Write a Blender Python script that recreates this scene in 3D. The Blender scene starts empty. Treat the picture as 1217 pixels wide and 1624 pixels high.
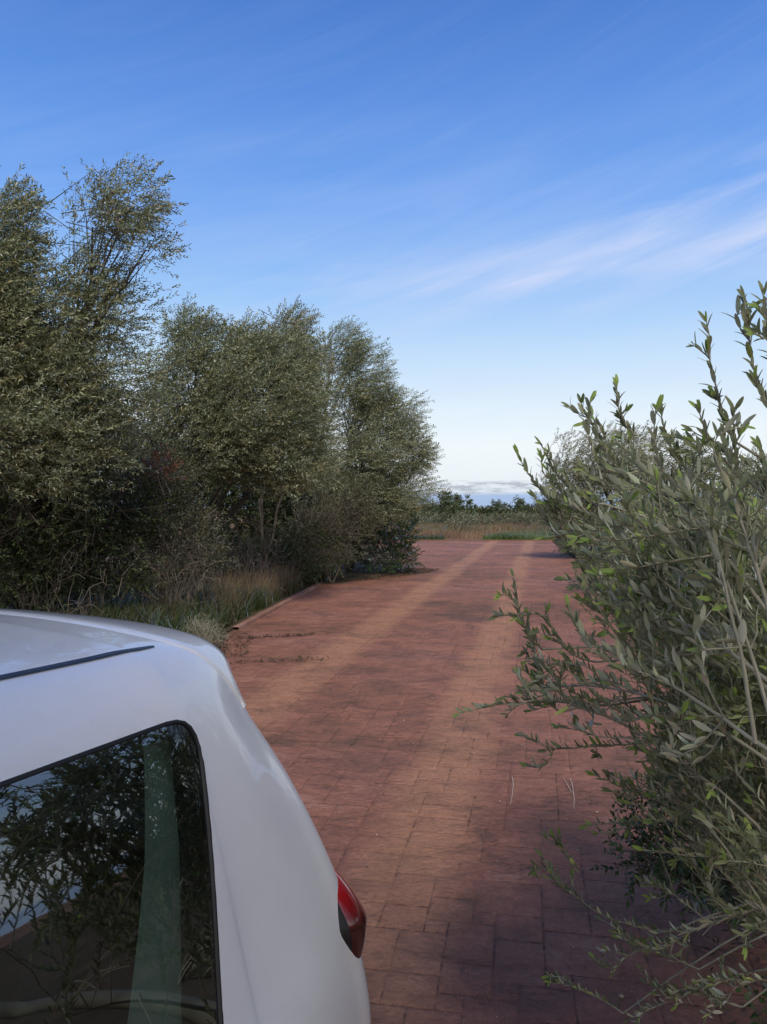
import bpy, bmesh, math, random, zlib
import numpy as np
from mathutils import Vector, Matrix
from mathutils.bvhtree import BVHTree
rad = math.radians
S = bpy.context.scene
COL = S.collection
rng = np.random.default_rng(7)
random.seed(7)

# ------------------------------------------------------------------ camera, sky, sun, exposure
H = 1.75                     # eye height of the photographer
F = 1220.0                   # focal length in photograph pixels (1217 x 1624)
HOR = 805.0
cd = bpy.data.cameras.new('camera'); cam = bpy.data.objects.new('camera', cd); COL.objects.link(cam)
cd.sensor_fit = 'VERTICAL'; cd.sensor_height = 24.0; cd.lens = 24.0 * F / 1624
cd.clip_start = 0.05; cd.clip_end = 3000
cam.location = (0, 0, H); cam.rotation_euler = (rad(90) - math.atan((812 - HOR) / F), 0, 0)
S.camera = cam

def at(u, v, Y):
    """photograph pixel at distance Y -> point of the place"""
    return np.array([(u - 608.5) * Y / F, Y, H - (v - HOR) * Y / F])

SUN_EL, SUN_AZ = 48.0, 172.0   # azimuth clockwise from +Y: behind and right of the camera
w = bpy.data.worlds.new('World'); S.world = w; w.use_nodes = True
nt = w.node_tree; nt.nodes.clear()
def N(nt, typ, **k):
    n = nt.nodes.new(typ)
    for a, b in k.items():
        if a.startswith('i_'): n.inputs[a[2:]].default_value = b
        else: setattr(n, a, b)
    return n
def math_(nt, op, a, b=None, c=None, clamp=False):
    n = nt.nodes.new('ShaderNodeMath'); n.operation = op; n.use_clamp = clamp
    for i, x in enumerate((a, b, c)):
        if x is None: continue
        if isinstance(x, (int, float)): n.inputs[i].default_value = x
        else: nt.links.new(x, n.inputs[i])
    return n.outputs[0]
def mix_(nt, fac, a, b, bt='MIX'):
    n = nt.nodes.new('ShaderNodeMix'); n.data_type = 'RGBA'; n.blend_type = bt
    for sock, x in ((n.inputs[0], fac), (n.inputs[6], a), (n.inputs[7], b)):
        if isinstance(x, (int, float)): sock.default_value = x
        elif isinstance(x, (tuple, list)): sock.default_value = (*x[:3], 1)
        else: nt.links.new(x, sock)
    return n.outputs[2]
def ramp_(nt, fac, stops, interp='LINEAR'):
    n = nt.nodes.new('ShaderNodeValToRGB'); cr = n.color_ramp; cr.interpolation = interp
    while len(cr.elements) < len(stops): cr.elements.new(0.5)
    for e, (p, c) in zip(cr.elements, stops):
        e.position = p; e.color = (*c, 1) if len(c) == 3 else c
    nt.links.new(fac, n.inputs[0]); return n.outputs[0]
def srgb(r, g, b):
    f = lambda c: (c / 255 / 12.92) if c / 255 <= .04045 else ((c / 255 + .055) / 1.055) ** 2.4
    return (f(r), f(g), f(b))

sky = N(nt, 'ShaderNodeTexSky'); sky.sky_type = 'NISHITA'; sky.sun_disc = False
sky.sun_elevation = rad(SUN_EL); sky.sun_rotation = rad(SUN_AZ)
sky.air_density = 1.1; sky.dust_density = 0.6; sky.ozone_density = 2.0
SKY = 0.10
tc = N(nt, 'ShaderNodeTexCoord'); sep = N(nt, 'ShaderNodeSeparateXYZ'); nt.links.new(tc.outputs['Generated'], sep.inputs[0])
x, y, z = sep.outputs
el = math_(nt, 'MULTIPLY', math_(nt, 'ARCSINE', z), 180 / math.pi)
az = math_(nt, 'MULTIPLY', math_(nt, 'ARCTAN2', x, y), 180 / math.pi)
# thin high veil that whitens towards the horizon, over the physical sky
veil = ramp_(nt, math_(nt, 'DIVIDE', el, 45.0, clamp=True), [
    (0.0, srgb(168, 192, 228)), (0.02, srgb(165, 192, 234)), (0.028, srgb(236, 243, 250)), (0.10, srgb(246, 252, 255)),
    (0.165, srgb(230, 245, 255)), (0.235, srgb(203, 231, 255)), (0.33, srgb(160, 204, 253)), (0.46, srgb(121, 173, 246)),
    (0.62, srgb(94, 147, 229)), (0.74, srgb(78, 129, 211)), (1.0, srgb(62, 104, 182))])
base = mix_(nt, 1.0, veil, (1 / SKY,) * 3, 'MULTIPLY')
skyc = mix_(nt, 1.0, sky.outputs[0], (0.9, 0.98, 1.18), 'MULTIPLY')
col = mix_(nt, 0.92, skyc, base)
# streaky cirrus
cmb = N(nt, 'ShaderNodeCombineXYZ'); nt.links.new(math_(nt, 'MULTIPLY', az, 0.035), cmb.inputs[0])
elr = math_(nt, 'SUBTRACT', el, math_(nt, 'MULTIPLY', az, 0.125)); nt.links.new(math_(nt, 'MULTIPLY', elr, 0.22), cmb.inputs[1])
nz = N(nt, 'ShaderNodeTexNoise', i_Scale=1.7, i_Detail=8.0, i_Roughness=0.62, i_Distortion=0.5); nt.links.new(cmb.outputs[0], nz.inputs['Vector'])
wob = math_(nt, 'MULTIPLY', math_(nt, 'SUBTRACT', nz.outputs[0], 0.5), 8.0)
line = math_(nt, 'ABSOLUTE', math_(nt, 'SUBTRACT', math_(nt, 'ADD', elr, wob), 15.4))
band = math_(nt, 'SUBTRACT', 1.0, math_(nt, 'DIVIDE', line, 3.0), clamp=True)
band = math_(nt, 'MULTIPLY', band, math_(nt, 'DIVIDE', math_(nt, 'ADD', az, 16.0), 24.0, clamp=True))
cmb2 = N(nt, 'ShaderNodeCombineXYZ'); nt.links.new(math_(nt, 'MULTIPLY', az, 0.05), cmb2.inputs[0])
el3 = math_(nt, 'SUBTRACT', el, math_(nt, 'MULTIPLY', az, 0.32)); nt.links.new(math_(nt, 'MULTIPLY', el3, 0.5), cmb2.inputs[1])
nz2 = N(nt, 'ShaderNodeTexNoise', i_Scale=1.3, i_Detail=9.0, i_Roughness=0.6, i_Distortion=0.9); nt.links.new(cmb2.outputs[0], nz2.inputs['Vector'])
line2 = math_(nt, 'ABSOLUTE', math_(nt, 'SUBTRACT', math_(nt, 'ADD', el3, math_(nt, 'MULTIPLY', math_(nt, 'SUBTRACT', nz2.outputs[0], .5), 2.5)), 9.4))
band2 = math_(nt, 'SUBTRACT', 1.0, math_(nt, 'DIVIDE', line2, 1.3), clamp=True)
band2 = math_(nt, 'MULTIPLY', band2, math_(nt, 'DIVIDE', math_(nt, 'SUBTRACT', az, 12.0), 10.0, clamp=True))
wisps = math_(nt, 'MULTIPLY', math_(nt, 'SUBTRACT', nz2.outputs[0], 0.44, clamp=True), 0.55)
wisps = math_(nt, 'MULTIPLY', wisps, math_(nt, 'SUBTRACT', 1.0, math_(nt, 'DIVIDE', el, 42.0), clamp=True))
nzb = N(nt, 'ShaderNodeTexNoise', i_Scale=0.8, i_Detail=3.0); nt.links.new(cmb.outputs[0], nzb.inputs['Vector'])
m = math_(nt, 'ADD', math_(nt, 'MULTIPLY', band, math_(nt, 'MULTIPLY', math_(nt, 'SUBTRACT', nz2.outputs[0], 0.24, clamp=True), 1.4)), math_(nt, 'MULTIPLY', band2, math_(nt, 'MULTIPLY', nz.outputs[0], 1.0)))
hz = math_(nt, 'MULTIPLY', math_(nt, 'SUBTRACT', nzb.outputs[0], 0.38, clamp=True), math_(nt, 'MULTIPLY', math_(nt, 'DIVIDE', math_(nt, 'ADD', az, 25.0), 50.0, clamp=True), 2.3))
hz = math_(nt, 'MULTIPLY', hz, math_(nt, 'SUBTRACT', 1.0, math_(nt, 'DIVIDE', math_(nt, 'ABSOLUTE', math_(nt, 'SUBTRACT', el, 16.0)), 12.0), clamp=True))
m = math_(nt, 'ADD', m, hz)
m = math_(nt, 'ADD', m, wisps, clamp=True)
lav = srgb(204, 218, 250); col = mix_(nt, m, col, tuple(c / SKY for c in lav))
# low grey-white cumulus row just above the horizon
cmb3 = N(nt, 'ShaderNodeCombineXYZ'); nt.links.new(math_(nt, 'MULTIPLY', az, 0.35), cmb3.inputs[0]); nt.links.new(math_(nt, 'MULTIPLY', el, 1.9), cmb3.inputs[1])
nz3 = N(nt, 'ShaderNodeTexNoise', i_Scale=1.6, i_Detail=7.0, i_Roughness=0.65); nt.links.new(cmb3.outputs[0], nz3.inputs['Vector'])
lowband = math_(nt, 'SUBTRACT', 1.0, math_(nt, 'DIVIDE', math_(nt, 'ABSOLUTE', math_(nt, 'SUBTRACT', el, 1.45)), 0.62), clamp=True)
gm = math_(nt, 'MULTIPLY', math_(nt, 'MULTIPLY', math_(nt, 'SUBTRACT', nz3.outputs[0], 0.40), 5.0, clamp=True), math_(nt, 'MULTIPLY', lowband, 2.0, clamp=True))
cl = ramp_(nt, nz3.outputs[0], [(0.40, tuple(c / SKY for c in srgb(205, 214, 226))), (0.62, tuple(c / SKY for c in srgb(176, 184, 196))), (0.75, tuple(c / SKY for c in srgb(230, 236, 243)))])
col = mix_(nt, gm, col, cl)
# bright broken cloud added unseen behind the photographer to lift and whiten ambient light
back = math_(nt, 'MULTIPLY', math_(nt, 'MULTIPLY', y, -1.0), 1.3, clamp=True)
nz4 = N(nt, 'ShaderNodeTexNoise', i_Scale=2.6, i_Detail=5.0); nt.links.new(tc.outputs['Generated'], nz4.inputs['Vector'])
bk = math_(nt, 'MULTIPLY', back, math_(nt, 'MULTIPLY', math_(nt, 'SUBTRACT', nz4.outputs[0], 0.32), 3.5, clamp=True))
col = mix_(nt, bk, col, (11.5, 10.8, 10.0))
bg = N(nt, 'ShaderNodeBackground', i_Strength=SKY); nt.links.new(col, bg.inputs[0])
wo = N(nt, 'ShaderNodeOutputWorld'); nt.links.new(bg.outputs[0], wo.inputs[0])

sl = bpy.data.lights.new('sun', 'SUN'); sl.energy = 3.1; sl.angle = rad(14); sl.color = (1.0, 0.92, 0.80)
so = bpy.data.objects.new('sun', sl); COL.objects.link(so)
sd = Vector((math.sin(rad(SUN_AZ)) * math.cos(rad(SUN_EL)), math.cos(rad(SUN_AZ)) * math.cos(rad(SUN_EL)), math.sin(rad(SUN_EL))))
so.rotation_euler = sd.to_track_quat('Z', 'Y').to_euler(); so.location = (0, 0, 30)
S.view_settings.view_transform = 'Standard'; S.view_settings.look = 'None'; S.view_settings.gamma = 1
S.view_settings.use_curve_mapping = False; S.view_settings.exposure = 0.0
S.render.engine = 'CYCLES'
cy = S.cycles; cy.use_denoising = True; cy.max_bounces = 6; cy.diffuse_bounces = 3; cy.glossy_bounces = 3
cy.transmission_bounces = 4; cy.transparent_max_bounces = 12; cy.caustics_reflective = False; cy.caustics_refractive = False

# ------------------------------------------------------------------ helpers
def tag(o, label=None, cat=None, group=None, kind=None):
    if label: o['label'] = label
    if cat: o['category'] = cat
    if group: o['group'] = group
    if kind: o['kind'] = kind
    return o
def empty(name, loc=(0, 0, 0)):
    o = bpy.data.objects.new(name, None); o.location = loc; o.empty_display_size = .2; COL.objects.link(o); return o
def link(name, me, mat, parent=None):
    o = bpy.data.objects.new(name, me); COL.objects.link(o)
    if mat:
        for mm in (mat if isinstance(mat, (list, tuple)) else [mat]): me.materials.append(mm)
    if parent is not None:
        o.parent = parent; o.location = [-c for c in parent.location] if parent.parent is None else (0, 0, 0)
    return o
def mesh_np(name, V, Fq, mat, parent=None, col=None, smooth=False, k=4):
    """V (n,3), Fq (m,k) -> mesh"""
    V = np.asarray(V, np.float32); Fq = np.asarray(Fq, np.int32)
    me = bpy.data.meshes.new(name); me.vertices.add(len(V)); me.vertices.foreach_set('co', V.ravel())
    me.loops.add(Fq.size); me.loops.foreach_set('vertex_index', Fq.ravel())
    me.polygons.add(len(Fq)); me.polygons.foreach_set('loop_start', np.arange(len(Fq), dtype=np.int32) * k)
    me.polygons.foreach_set('loop_total', np.full(len(Fq), k, np.int32))
    if smooth: me.polygons.foreach_set('use_smooth', np.ones(len(Fq), bool))
    me.update(calc_edges=True)
    if col is not None:
        a = me.color_attributes.new('tint', 'FLOAT_COLOR', 'POINT')
        c = np.ones((len(V), 4), np.float32); c[:, :col.shape[1]] = col; a.data.foreach_set('color', c.ravel())
    return link(name, me, mat, parent)
def mesh_py(name, V, Fs, mat, parent=None, smooth=False):
    me = bpy.data.meshes.new(name); me.from_pydata([tuple(map(float, v)) for v in V], [], [tuple(f) for f in Fs]); me.update()
    if smooth: me.shade_smooth()
    return link(name, me, mat, parent)

def norm(v): return v / (np.linalg.norm(v, axis=-1, keepdims=True) + 1e-9)

class Tubes:
    """many tapering tubes collected into one mesh"""
    def __init__(s, sides=5): s.V = []; s.F = []; s.n = 0; s.k = sides
    def add(s, P, r0, r1, k=None):
        k = s.k; P = np.asarray(P, float); n = len(P)
        T = np.zeros_like(P); T[1:-1] = P[2:] - P[:-2]; T[0] = P[1] - P[0]; T[-1] = P[-1] - P[-2]; T = norm(T)
        ref = np.array([0.31, 0.2, 0.93]) if abs(T[0] @ np.array([.31, .2, .93])) < .9 else np.array([1., 0, 0])
        A = norm(np.cross(T, ref)); B = np.cross(T, A)
        r = np.linspace(r0, r1, n)[:, None, None]
        th = np.arange(k) / k * 2 * math.pi
        ring = P[:, None, :] + r * (np.cos(th)[None, :, None] * A[:, None, :] + np.sin(th)[None, :, None] * B[:, None, :])
        s.V.append(ring.reshape(-1, 3))
        i = np.arange(n - 1)[:, None] * k; j = np.arange(k)[None, :]; j2 = (j + 1) % k
        s.F.append((np.stack([i + j, i + j2, i + k + j2, i + k + j], -1).reshape(-1, 4)) + s.n); s.n += n * k
    def build(s, name, mat, parent=None):
        if not s.V: return None
        return mesh_np(name, np.vstack(s.V), np.vstack(s.F), mat, parent, smooth=True)

def curve(p0, p1, bend, n=7, wig=0.0):
    p0 = np.asarray(p0, float); p1 = np.asarray(p1, float); t = np.linspace(0, 1, n)[:, None]
    P = p0 * (1 - t) + p1 * t + np.asarray(bend) * (4 * t * (1 - t))
    if wig:
        d = rng.normal(0, wig, (n, 3)); d[0] = 0; d[-1] = 0; P = P + d
    return P

# ------------------------------------------------------------------ materials
def new_mat(name):
    mt = bpy.data.materials.new(name); mt.use_nodes = True; nt = mt.node_tree; nt.nodes.clear()
    out = N(nt, 'ShaderNodeOutputMaterial'); return mt, nt, out
def principled(name, col, rough=.5, metal=0.0, spec=.5, coat=0.0, coat_rough=.03, noise=None, bump=None):
    mt, nt, out = new_mat(name); p = N(nt, 'ShaderNodeBsdfPrincipled')
    p.inputs['Base Color'].default_value = (*col, 1); p.inputs['Roughness'].default_value = rough
    p.inputs['Metallic'].default_value = metal; p.inputs['Specular IOR Level'].default_value = spec
    p.inputs['Coat Weight'].default_value = coat; p.inputs['Coat Roughness'].default_value = coat_rough
    t = N(nt, 'ShaderNodeTexCoord')
    if noise:
        nz = N(nt, 'ShaderNodeTexNoise', i_Scale=noise[0], i_Detail=6.0); nt.links.new(t.outputs['Object'], nz.inputs['Vector'])
        c = ramp_(nt, nz.outputs[0], [(.3, tuple(c * (1 - noise[1]) for c in col)), (.7, tuple(min(1, c * (1 + noise[1])) for c in col))])
        nt.links.new(c, p.inputs['Base Color'])
    if bump:
        nz = N(nt, 'ShaderNodeTexNoise', i_Scale=bump[0], i_Detail=6.0); nt.links.new(t.outputs['Object'], nz.inputs['Vector'])
        b = N(nt, 'ShaderNodeBump', i_Strength=bump[1], i_Distance=bump[2]); nt.links.new(nz.outputs[0], b.inputs['Height']); nt.links.new(b.outputs[0], p.inputs['Normal'])
    nt.links.new(p.outputs[0], out.inputs[0]); return mt
def leaf_mat(name, top, under, trans=.25, gloss=.12, var=.35):
    """leaf with a darker upper and a paler lower side; the colour attribute gives each leaf its own tone"""
    mt, nt, out = new_mat(name)
    g = N(nt, 'ShaderNodeNewGeometry'); a = N(nt, 'ShaderNodeAttribute', attribute_name='tint')
    c = mix_(nt, g.outputs['Backfacing'], top, under)
    c = mix_(nt, 1.0, c, a.outputs['Color'], 'MULTIPLY')
    d = N(nt, 'ShaderNodeBsdfDiffuse'); nt.links.new(c, d.inputs[0])
    tr = N(nt, 'ShaderNodeBsdfTranslucent'); nt.links.new(mix_(nt, 1.0, c, (1.05, 1.15, .68), 'MULTIPLY'), tr.inputs[0])
    m1 = N(nt, 'ShaderNodeMixShader', i_Fac=trans); nt.links.new(d.outputs[0], m1.inputs[1]); nt.links.new(tr.outputs[0], m1.inputs[2])
    gl = N(nt, 'ShaderNodeBsdfGlossy', i_Roughness=.42); gl.inputs[0].default_value = (.9, .92, .85, 1)
    fr = N(nt, 'ShaderNodeFresnel', i_IOR=1.35)
    m2 = N(nt, 'ShaderNodeMixShader'); nt.links.new(math_(nt, 'MULTIPLY', fr.outputs[0], gloss * 6), m2.inputs[0])
    nt.links.new(m1.outputs[0], m2.inputs[1]); nt.links.new(gl.outputs[0], m2.inputs[2]); nt.links.new(m2.outputs[0], out.inputs[0]); return mt

M = {}
M['olive_near'] = leaf_mat('olive_leaf_near', (.185, .205, .125), (.42, .43, .34), .28, .04)
M['olive'] = leaf_mat('olive_leaf', (.19, .208, .115), (.335, .35, .245), .30, .035)
M['olive_far'] = leaf_mat('olive_leaf_grey', (.19, .195, .12), (.33, .33, .24), .25, .03)
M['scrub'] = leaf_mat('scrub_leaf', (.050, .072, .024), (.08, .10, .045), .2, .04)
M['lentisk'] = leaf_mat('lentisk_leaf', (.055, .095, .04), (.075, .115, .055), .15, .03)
M['bright'] = leaf_mat('bright_leaf', (.045, .10, .015), (.07, .12, .03), .3, .12)
M['dry_leaf'] = leaf_mat('dead_leaf', (.20, .075, .05), (.20, .10, .07), .15, .05)
M['far_scrub'] = leaf_mat('far_scrub_leaf', (.075, .095, .05), (.11, .13, .075), .2, .0)
M['litter'] = leaf_mat('litter_leaf', (.085, .055, .035), (.12, .09, .06), .1, .0)
M['grass_green'] = leaf_mat('green_blade', (.075, .11, .03), (.075, .11, .03), .3, .08)
M['grass_dry'] = leaf_mat('dry_blade', (.38, .29, .20), (.38, .29, .20), .25, .02)
M['bark'] = principled('olive_bark', (.075, .068, .055), .85, noise=(9, .4), bump=(30, .6, .01))
M['twig'] = principled('twig_bark', (.25, .235, .17), .7, noise=(12, .3))
M['dead_twig'] = principled('dead_twig_bark', (.15, .125, .10), .85, noise=(6, .35))

# ------------------------------------------------------------------ ground
def ground_mat(name, cols, s1, s2, bump=.02):
    mt, nt, out = new_mat(name); p = N(nt, 'ShaderNodeBsdfPrincipled', i_Roughness=.95); p.inputs['Specular IOR Level'].default_value = .15
    t = N(nt, 'ShaderNodeNewGeometry')
    n1 = N(nt, 'ShaderNodeTexNoise', i_Scale=s1, i_Detail=8.0, i_Roughness=.65); nt.links.new(t.outputs['Position'], n1.inputs['Vector'])
    n2 = N(nt, 'ShaderNodeTexNoise', i_Scale=s2, i_Detail=6.0, i_Roughness=.7); nt.links.new(t.outputs['Position'], n2.inputs['Vector'])
    f = math_(nt, 'ADD', math_(nt, 'MULTIPLY', n1.outputs[0], .6), math_(nt, 'MULTIPLY', n2.outputs[0], .4))
    c = ramp_(nt, f, [(.36, cols[0]), (.5, cols[1]), (.62, cols[2])]); nt.links.new(c, p.inputs['Base Color'])
    b = N(nt, 'ShaderNodeBump', i_Strength=.8, i_Distance=bump); nt.links.new(n2.outputs[0], b.inputs['Height']); nt.links.new(b.outputs[0], p.inputs['Normal'])
    nt.links.new(p.outputs[0], out.inputs[0]); return mt
M['soil'] = ground_mat('dry_field_soil', ((.10, .06, .04), (.17, .10, .065), (.20, .14, .08)), .25, 6)
M['verge'] = ground_mat('verge_soil', ((.035, .032, .02), (.07, .055, .033), (.12, .08, .05)), .8, 25)

g = mesh_py('ground', [(-900, -300, -.05), (900, -300, -.05), (900, 1500, -.05), (-900, 1500, -.05)], [(0, 1, 2, 3)], M['soil']); tag(g, kind='structure')

# paving of stamped concrete: random ashlar blocks with real joints
AX = rad(10.6); MOD = 0.097
def road_mat():
    mt, nt, out = new_mat('stamped_red_concrete'); p = N(nt, 'ShaderNodeBsdfPrincipled'); p.inputs['Specular IOR Level'].default_value = .22
    g = N(nt, 'ShaderNodeNewGeometry'); pos = g.outputs['Position']; a = N(nt, 'ShaderNodeAttribute', attribute_name='tint')
    sa = N(nt, 'ShaderNodeSeparateColor'); nt.links.new(a.outputs['Color'], sa.inputs[0]); joint, rnd, rnd2 = sa.outputs
    mp = N(nt, 'ShaderNodeMapping'); mp.inputs['Rotation'].default_value = (0, 0, AX); nt.links.new(pos, mp.inputs[0])
    def noise(scale, det, ro, sc=(1, 1, 1), dist=0.):
        m2 = N(nt, 'ShaderNodeMapping'); m2.inputs['Scale'].default_value = sc; nt.links.new(mp.outputs[0], m2.inputs[0])
        n = N(nt, 'ShaderNodeTexNoise', i_Scale=scale, i_Detail=det, i_Roughness=ro, i_Distortion=dist); nt.links.new(m2.outputs[0], n.inputs['Vector']); return n.outputs[0]
    big = noise(.42, 7, .62, (.55, 1, 1), .4); mid = noise(2.6, 8, .68, (.8, 1, 1), .5); fine = noise(38, 9, .85); streak = noise(7.5, 9, .76, (.8, 1.15, 1), .8); patch = noise(1.1, 6, .7, (1, 1, 1), .3)
    f = math_(nt, 'ADD', math_(nt, 'MULTIPLY', big, .35), math_(nt, 'ADD', math_(nt, 'MULTIPLY', mid, .35), math_(nt, 'MULTIPLY', streak, .30)))
    f = math_(nt, 'ADD', f, math_(nt, 'MULTIPLY', math_(nt, 'SUBTRACT', rnd, .5), .006))
    c = ramp_(nt, f, [(.41, (.150, .082, .054)), (.455, (.225, .108, .074)), (.50, (.29, .130, .088)), (.55, (.345, .156, .106)), (.61, (.42, .22, .155))])
    tone = noise(.33, 4, .5, (.4, 1.3, 1), .8)
    c = mix_(nt, math_(nt, 'MULTIPLY', math_(nt, 'SUBTRACT', tone, .50, clamp=True), 4.5, clamp=True), c, mix_(nt, 1.0, c, (.80, .86, 1.08), 'MULTIPLY'))
    cr = noise(3.4, 5, .6, (.6, 1.4, 1), 2.2); crk = math_(nt, 'SUBTRACT', 1.0, math_(nt, 'MULTIPLY', math_(nt, 'ABSOLUTE', math_(nt, 'SUBTRACT', cr, .5)), 55.0), clamp=True)
    crk = math_(nt, 'MULTIPLY', crk, math_(nt, 'MULTIPLY', math_(nt, 'SUBTRACT', noise(1.7, 3, .5), .46, clamp=True), 6.0, clamp=True))
    c = mix_(nt, math_(nt, 'MULTIPLY', crk, .5), c, (.08, .045, .035))
    # pale dust in two wheel tracks
    sp = N(nt, 'ShaderNodeSeparateXYZ'); nt.links.new(pos, sp.inputs[0])
    q = math_(nt, 'SUBTRACT', sp.outputs[0], math_(nt, 'MULTIPLY', sp.outputs[1], .205))
    q = math_(nt, 'ADD', q, math_(nt, 'MULTIPLY', math_(nt, 'SUBTRACT', big, .5), .45))
    tr = None
    for q0, wd in ((-.62, .34), (-2.44, .36)):
        e = math_(nt, 'SUBTRACT', 1.0, math_(nt, 'DIVIDE', math_(nt, 'ABSOLUTE', math_(nt, 'SUBTRACT', q, q0)), wd), clamp=True)
        tr = e if tr is None else math_(nt, 'MAXIMUM', tr, e)
    tr = math_(nt, 'MULTIPLY', math_(nt, 'MULTIPLY', tr, 1.7, clamp=True), math_(nt, 'MULTIPLY', math_(nt, 'SUBTRACT', math_(nt, 'ADD', mid, streak), .62, clamp=True), 2.4, clamp=True))
    c = mix_(nt, math_(nt, 'MULTIPLY', tr, .78), c, (.43, .22, .13))
    # greenish black lichen stains and lighter scuffs
    st = math_(nt, 'MULTIPLY', math_(nt, 'SUBTRACT', patch, .52, clamp=True), 6.5, clamp=True)
    c = mix_(nt, math_(nt, 'MULTIPLY', st, math_(nt, 'MULTIPLY', fine, .85)), c, (.075, .062, .048))
    sc = math_(nt, 'MULTIPLY', math_(nt, 'SUBTRACT', streak, .66, clamp=True), 7, clamp=True)
    c = mix_(nt, math_(nt, 'MULTIPLY', sc, .45), c, (.50, .29, .22))
    j = math_(nt, 'ADD', joint, math_(nt, 'MULTIPLY', math_(nt, 'SUBTRACT', noise(26, 5, .7), .5), 1.3))
    j = math_(nt, 'MULTIPLY', math_(nt, 'SUBTRACT', j, .80), 4.0, clamp=True)
    j = math_(nt, 'MULTIPLY', j, math_(nt, 'MULTIPLY', math_(nt, 'SUBTRACT', noise(3.1, 4, .6), .36, clamp=True), 5.0, clamp=True))
    jc = mix_(nt, math_(nt, 'MULTIPLY', math_(nt, 'SUBTRACT', noise(1.9, 4, .6), .56, clamp=True), 8.0, clamp=True), (.075, .042, .034), (.36, .22, .16))
    c = mix_(nt, math_(nt, 'MULTIPLY', j, .68), c, jc)
    c = mix_(nt, 1.0, c, ramp_(nt, fine, [(.3, (.62, .62, .62)), (.7, (1.32, 1.30, 1.28))]), 'MULTIPLY')
    nt.links.new(c, p.inputs['Base Color'])
    nt.links.new(ramp_(nt, mid, [(.3, (.62,) * 3), (.7, (.85,) * 3)]), p.inputs['Roughness'])
    hgt = math_(nt, 'ADD', math_(nt, 'MULTIPLY', streak, .8), math_(nt, 'ADD', math_(nt, 'MULTIPLY', mid, 1.0), math_(nt, 'SUBTRACT', math_(nt, 'MULTIPLY', fine, .22), math_(nt, 'MULTIPLY', crk, .12))))
    b = N(nt, 'ShaderNodeBump', i_Strength=1.0, i_Distance=.042); nt.links.new(hgt, b.inputs['Height']); nt.links.new(b.outputs[0], p.inputs['Normal'])
    nt.links.new(p.outputs[0], out.inputs[0]); return mt
def paving():
    nx, ny = 345, 525; x0, y0 = -20.0, -6.0
    occ = np.zeros((nx, ny), bool); tiles = []
    sizes = [(3, 2), (3, 2), (2, 2), (3, 3), (2, 3), (3, 3), (2, 2), (3, 2), (4, 3), (2, 2), (2, 3)]
    R = random.Random(3)
    for j in range(ny):
        for i in range(nx):
            if occ[i, j]: continue
            opts = [s for s in sizes if i + s[0] <= nx and j + s[1] <= ny and not occ[i:i + s[0], j:j + s[1]].any()]
            s = R.choice(opts) if opts else (1, 1)
            if s == (1, 1) and len(opts) > 1: s = R.choice(opts)
            occ[i:i + s[0], j:j + s[1]] = True; tiles.append((i, j, s[0], s[1]))
    T = np.array(tiles, float); n = len(T)
    r = rng
    ax0 = x0 + T[:, 0] * MOD; ay0 = y0 + T[:, 1] * MOD; ax1 = ax0 + T[:, 2] * MOD; ay1 = ay0 + T[:, 3] * MOD
    out = np.stack([np.stack([ax0, ay0], 1), np.stack([ax1, ay0], 1), np.stack([ax1, ay1], 1), np.stack([ax0, ay1], 1)], 1)
    sg = np.array([[1, 1], [-1, 1], [-1, -1], [1, -1]], float)
    inn1 = out + sg * .002; inn2 = out + sg * (r.uniform(.004, .0065, (n, 4, 1)))
    zt = r.normal(.0052, .0002, (n, 1)) + r.normal(0, .0001, (n, 4))
    inn3 = out + sg * .030
    P = np.concatenate([np.dstack([out, np.full((n, 4), .003)]), np.dstack([inn1, np.full((n, 4), .0035)]), np.dstack([inn2, zt]), np.dstack([inn3, zt])], 1)  # n,16,3
    f = []
    for a in (0, 4, 8):
        for k in range(4):
            f.append((a + k, a + (k + 1) % 4, a + 4 + (k + 1) % 4, a + 4 + k))
    f.append((12, 13, 14, 15)); f = np.array(f)
    Fq = (f[None] + (np.arange(n) * 16)[:, None, None]).reshape(-1, 4)
    V = P.reshape(-1, 3).copy(); c, s = math.cos(-AX), math.sin(-AX)
    X = V[:, 0] * c - V[:, 1] * s; Y = V[:, 0] * s + V[:, 1] * c; V[:, 0] = X; V[:, 1] = Y
    colr = np.zeros((n, 16, 3)); colr[:, :8, 0] = 1; colr[:, 8:12, 0] = .8; colr[:, :, 1] = r.random((n, 1)); colr[:, :, 2] = r.random((n, 1))
    colr = colr.reshape(-1, 3)
    keep = np.repeat((V.reshape(n, 16, 3)[:, :, 1].max(1) < 44), 13); Fq = Fq[keep]
    # vary the height of the whole slab a few mm
    V[:, 0] += .012 * np.sin(Y * 1.3 + X * .5); V[:, 1] += .012 * np.sin(X * 1.5 + Y * .3)
    V[:, 2] += .004 * np.sin(V[:, 0] * .9 + 1) * np.sin(V[:, 1] * .6)
    V = np.vstack([V, [(-70, -20, .0005), (90, -20, .0005), (90, 42, .0005), (-70, 42, .0005)]]); Fq = np.vstack([Fq, [[len(V) - 4, len(V) - 3, len(V) - 2, len(V) - 1]]]); colr = np.vstack([colr, np.full((4, 3), .5)])
    o = mesh_np('paved_road', V, Fq, road_mat(), col=colr); tag(o, kind='structure')
paving()

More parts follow.
